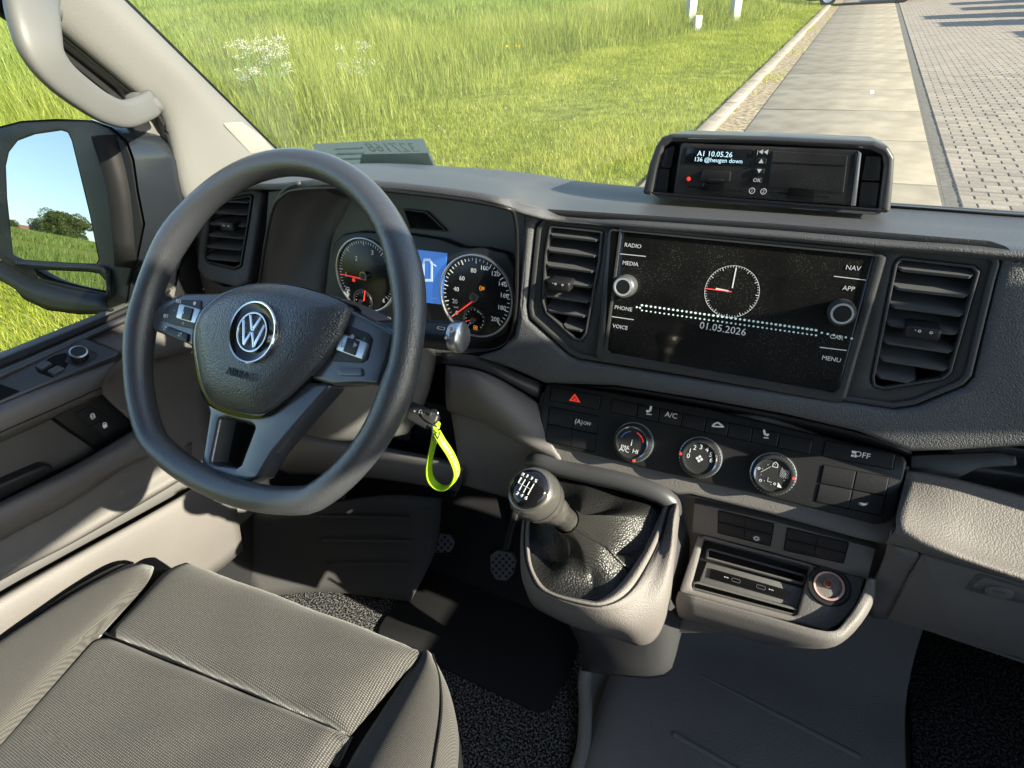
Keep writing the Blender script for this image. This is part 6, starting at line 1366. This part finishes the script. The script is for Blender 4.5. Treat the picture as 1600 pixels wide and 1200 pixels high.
# white posts standing in the grass, small white block beside one
PST_ = mat('post_white', (.5, .5, .49), .7, var=.08, bump=('noise', 60, .3, .005))
for px, py, lab_ in ((1077, 47, 'left of two white square posts standing in the tall grass'), (1146, 40, 'right of two white square posts standing in the tall grass')):
    g = atZ(px, py, .0); z = gz(g.x, g.y); t = empty('gate_post', (g.x, g.y, z), lab_, 'post', 'white posts in the grass'); R = Matrix.Rotation(.75, 3, 'Z')
    box('shaft', (g.x, g.y, z+.75), (.26, .26, 1.7), PST_, t, R, bevel=.02); box('cap', (g.x, g.y, z+1.64), (.34, .34, .08), PST_, t, R, bevel=.02)
g = atZ(1089, 50, .05); o = box('marker_block', (g.x, g.y, gz(g.x, g.y)+.18), (.2, .2, .5), PST_, None, Matrix.Rotation(.4, 3, 'Z'), bevel=.02); tag(o, 'small pale concrete block beside the left white post', 'block')
# low hedge at the end of the verge
hx = [atZ(1180, -2, 0), atZ(1295, 3, 0)]; m_ = 9000; u = rng.uniform(0, 1, m_); 
hp = np.stack([hx[0].x+(hx[1].x-hx[0].x)*u+rng.normal(0, .3, m_), hx[0].y+(hx[1].y-hx[0].y)*u+.9+rng.normal(0, .35, m_), rng.uniform(.02, 1.2, m_)**1.0], 1)
t = empty('hedge', ((hx[0].x+hx[1].x)/2, hx[0].y+.9, 0), 'low dark green hedge closing off the mown verge', 'hedge'); mk('foliage', leaf_mesh('foliage', hp, None, .06, LEAFM[0], rng.normal(.35, .2, m_)), None, t)
for k in range(5): q = hx[0].lerp(hx[1], (k+.5)/5); tube('stem', [(q.x, q.y+.9, -.05), (q.x+.1, q.y+.9, .8)], [.03, .012], BARK, t, n=6)
# parked cars
TYRE = mat('tyre', (.012, .012, .013), .85); RIM = mat('wheel_rim', (.5, .5, .52), .35, metal=.8); CGL = mat('car_glass', (.01, .012, .015), .06)
LAMP = mat('head_lamp', (.7, .72, .75), .1, spec=.6)
def car(loc, rz, paint, label, group, h=1.48, van=False):
    t = empty('parked_car', loc, label, 'car', group); t.rotation_euler = (0, 0, rz)
    M = Matrix.Translation(Vector(loc)) @ Matrix.Rotation(rz, 4, 'Z')
    prof = [(-2.1, .35, .55), (-2.15, .62, .55), (-2.0, .82, .78), (-1.1, .98, .84), (-.3, h-.02, .62), (.5, h, .64), (1.3, h-.12, .62), (1.95, 1.0, .78), (2.1, .6, .8), (2.08, .32, .6)]
    if van: prof = [(-2.1, .35, .55), (-2.15, .62, .55), (-2.1, .9, .7), (-1.75, 1.1, .72), (-1.25, h-.05, .66), (.0, h, .68), (1.3, h, .68), (2.05, h-.05, .66), (2.1, .8, .72), (2.08, .32, .6)]
    rows = []
    low = [(-2.1, .22), (-2.12, .22), (-2.0, .22), (-1.1, .22), (-.3, .22), (.5, .22), (1.3, .22), (1.95, .22), (2.1, .24), (2.06, .24)]
    for (x, z, hw), (xl, zl) in zip(prof, low):
        rows.append([M @ Vector(p) for p in [(xl, -.78, zl), (xl, -.86, min(z, .55)), (x, -max(hw, .55), z*.97), (x, -hw*.6, z), (x, 0, z+.01), (x, hw*.6, z), (x, max(hw, .55), z*.97), (xl, .86, min(z, .55)), (xl, .78, zl)]])
    o = loft('body', rows, paint, t, sub=2, subv=3, toward=(loc[0], loc[1], 50), ang=180)
    o = mk('windscreen', mesh('windscreen', [M @ Vector(p) for p in [(-1.06, -.66, 1.0), (-1.06, .66, 1.0), (-.38, .54, h-.03), (-.38, -.54, h-.03)]], [(0, 1, 2, 3)]), CGL, t)
    for s in (-1, 1):
        mk('side_window', mesh('side_window', [M @ Vector(p) for p in [(-.85, s*.80, 1.0), (1.5, s*.80, 1.02), (1.15, s*.665, h-.13), (-.25, s*.665, h-.1)]], [(0, 1, 2, 3)]), CGL, t)
        mk('headlight', mesh('headlight', [M @ Vector(p) for p in [(-2.13, s*.45, .62), (-2.1, s*.78, .66), (-2.0, s*.8, .80), (-2.06, s*.5, .76)]], [(0, 1, 2, 3)]), LAMP, t)
        for x in (-1.3, 1.3):
            wl_ = lathe('wheel', [(.2, -.11), (.30, -.11), (.325, -.08), (.325, .08), (.30, .11), (.2, .11), (.19, .08), (.02, .08)], M @ Vector((x, s*.74, .325)), M.to_3x3() @ Vector((0, s, 0)), TYRE, t, n=24)
            lathe('rim', [(.2, .07), (.2, .1), (.17, .09), (.05, .1), (.0005, .1)], M @ Vector((x, s*.74, .325)), M.to_3x3() @ Vector((0, s, 0)), RIM, wl_, n=20)
    return t
PBL = mat('paint_blue', (.02, .035, .07), .2, coat=.8); PWH = mat('paint_white', (.7, .7, .68), .25, coat=.8); PGR = mat('paint_grey', (.12, .125, .13), .25, coat=.8)
car((.35, 31.2, 0), math.radians(180), PBL, 'dark blue car parked across the far end of the concrete path', 'parked cars')
car((3.9, 32.6, 0), math.radians(5), PWH, 'white car at the far end of the paved yard, only its wheels in view', 'parked cars')
for y0, tip, lb in ((28.2, 3.0, 'farthest'), (25.7, 3.05, 'second'), (23.1, 1.9, 'third'), (20.8, 2.1, 'fourth'), (17.9, 3.25, 'nearest')):
    car((tip+5.7, y0-.25, 0), 0., random.choice((PWH, PGR, PBL)), 'van in the row beyond the right edge casting the %s shadow on the paving' % lb, 'parked cars', h=2.2, van=True)
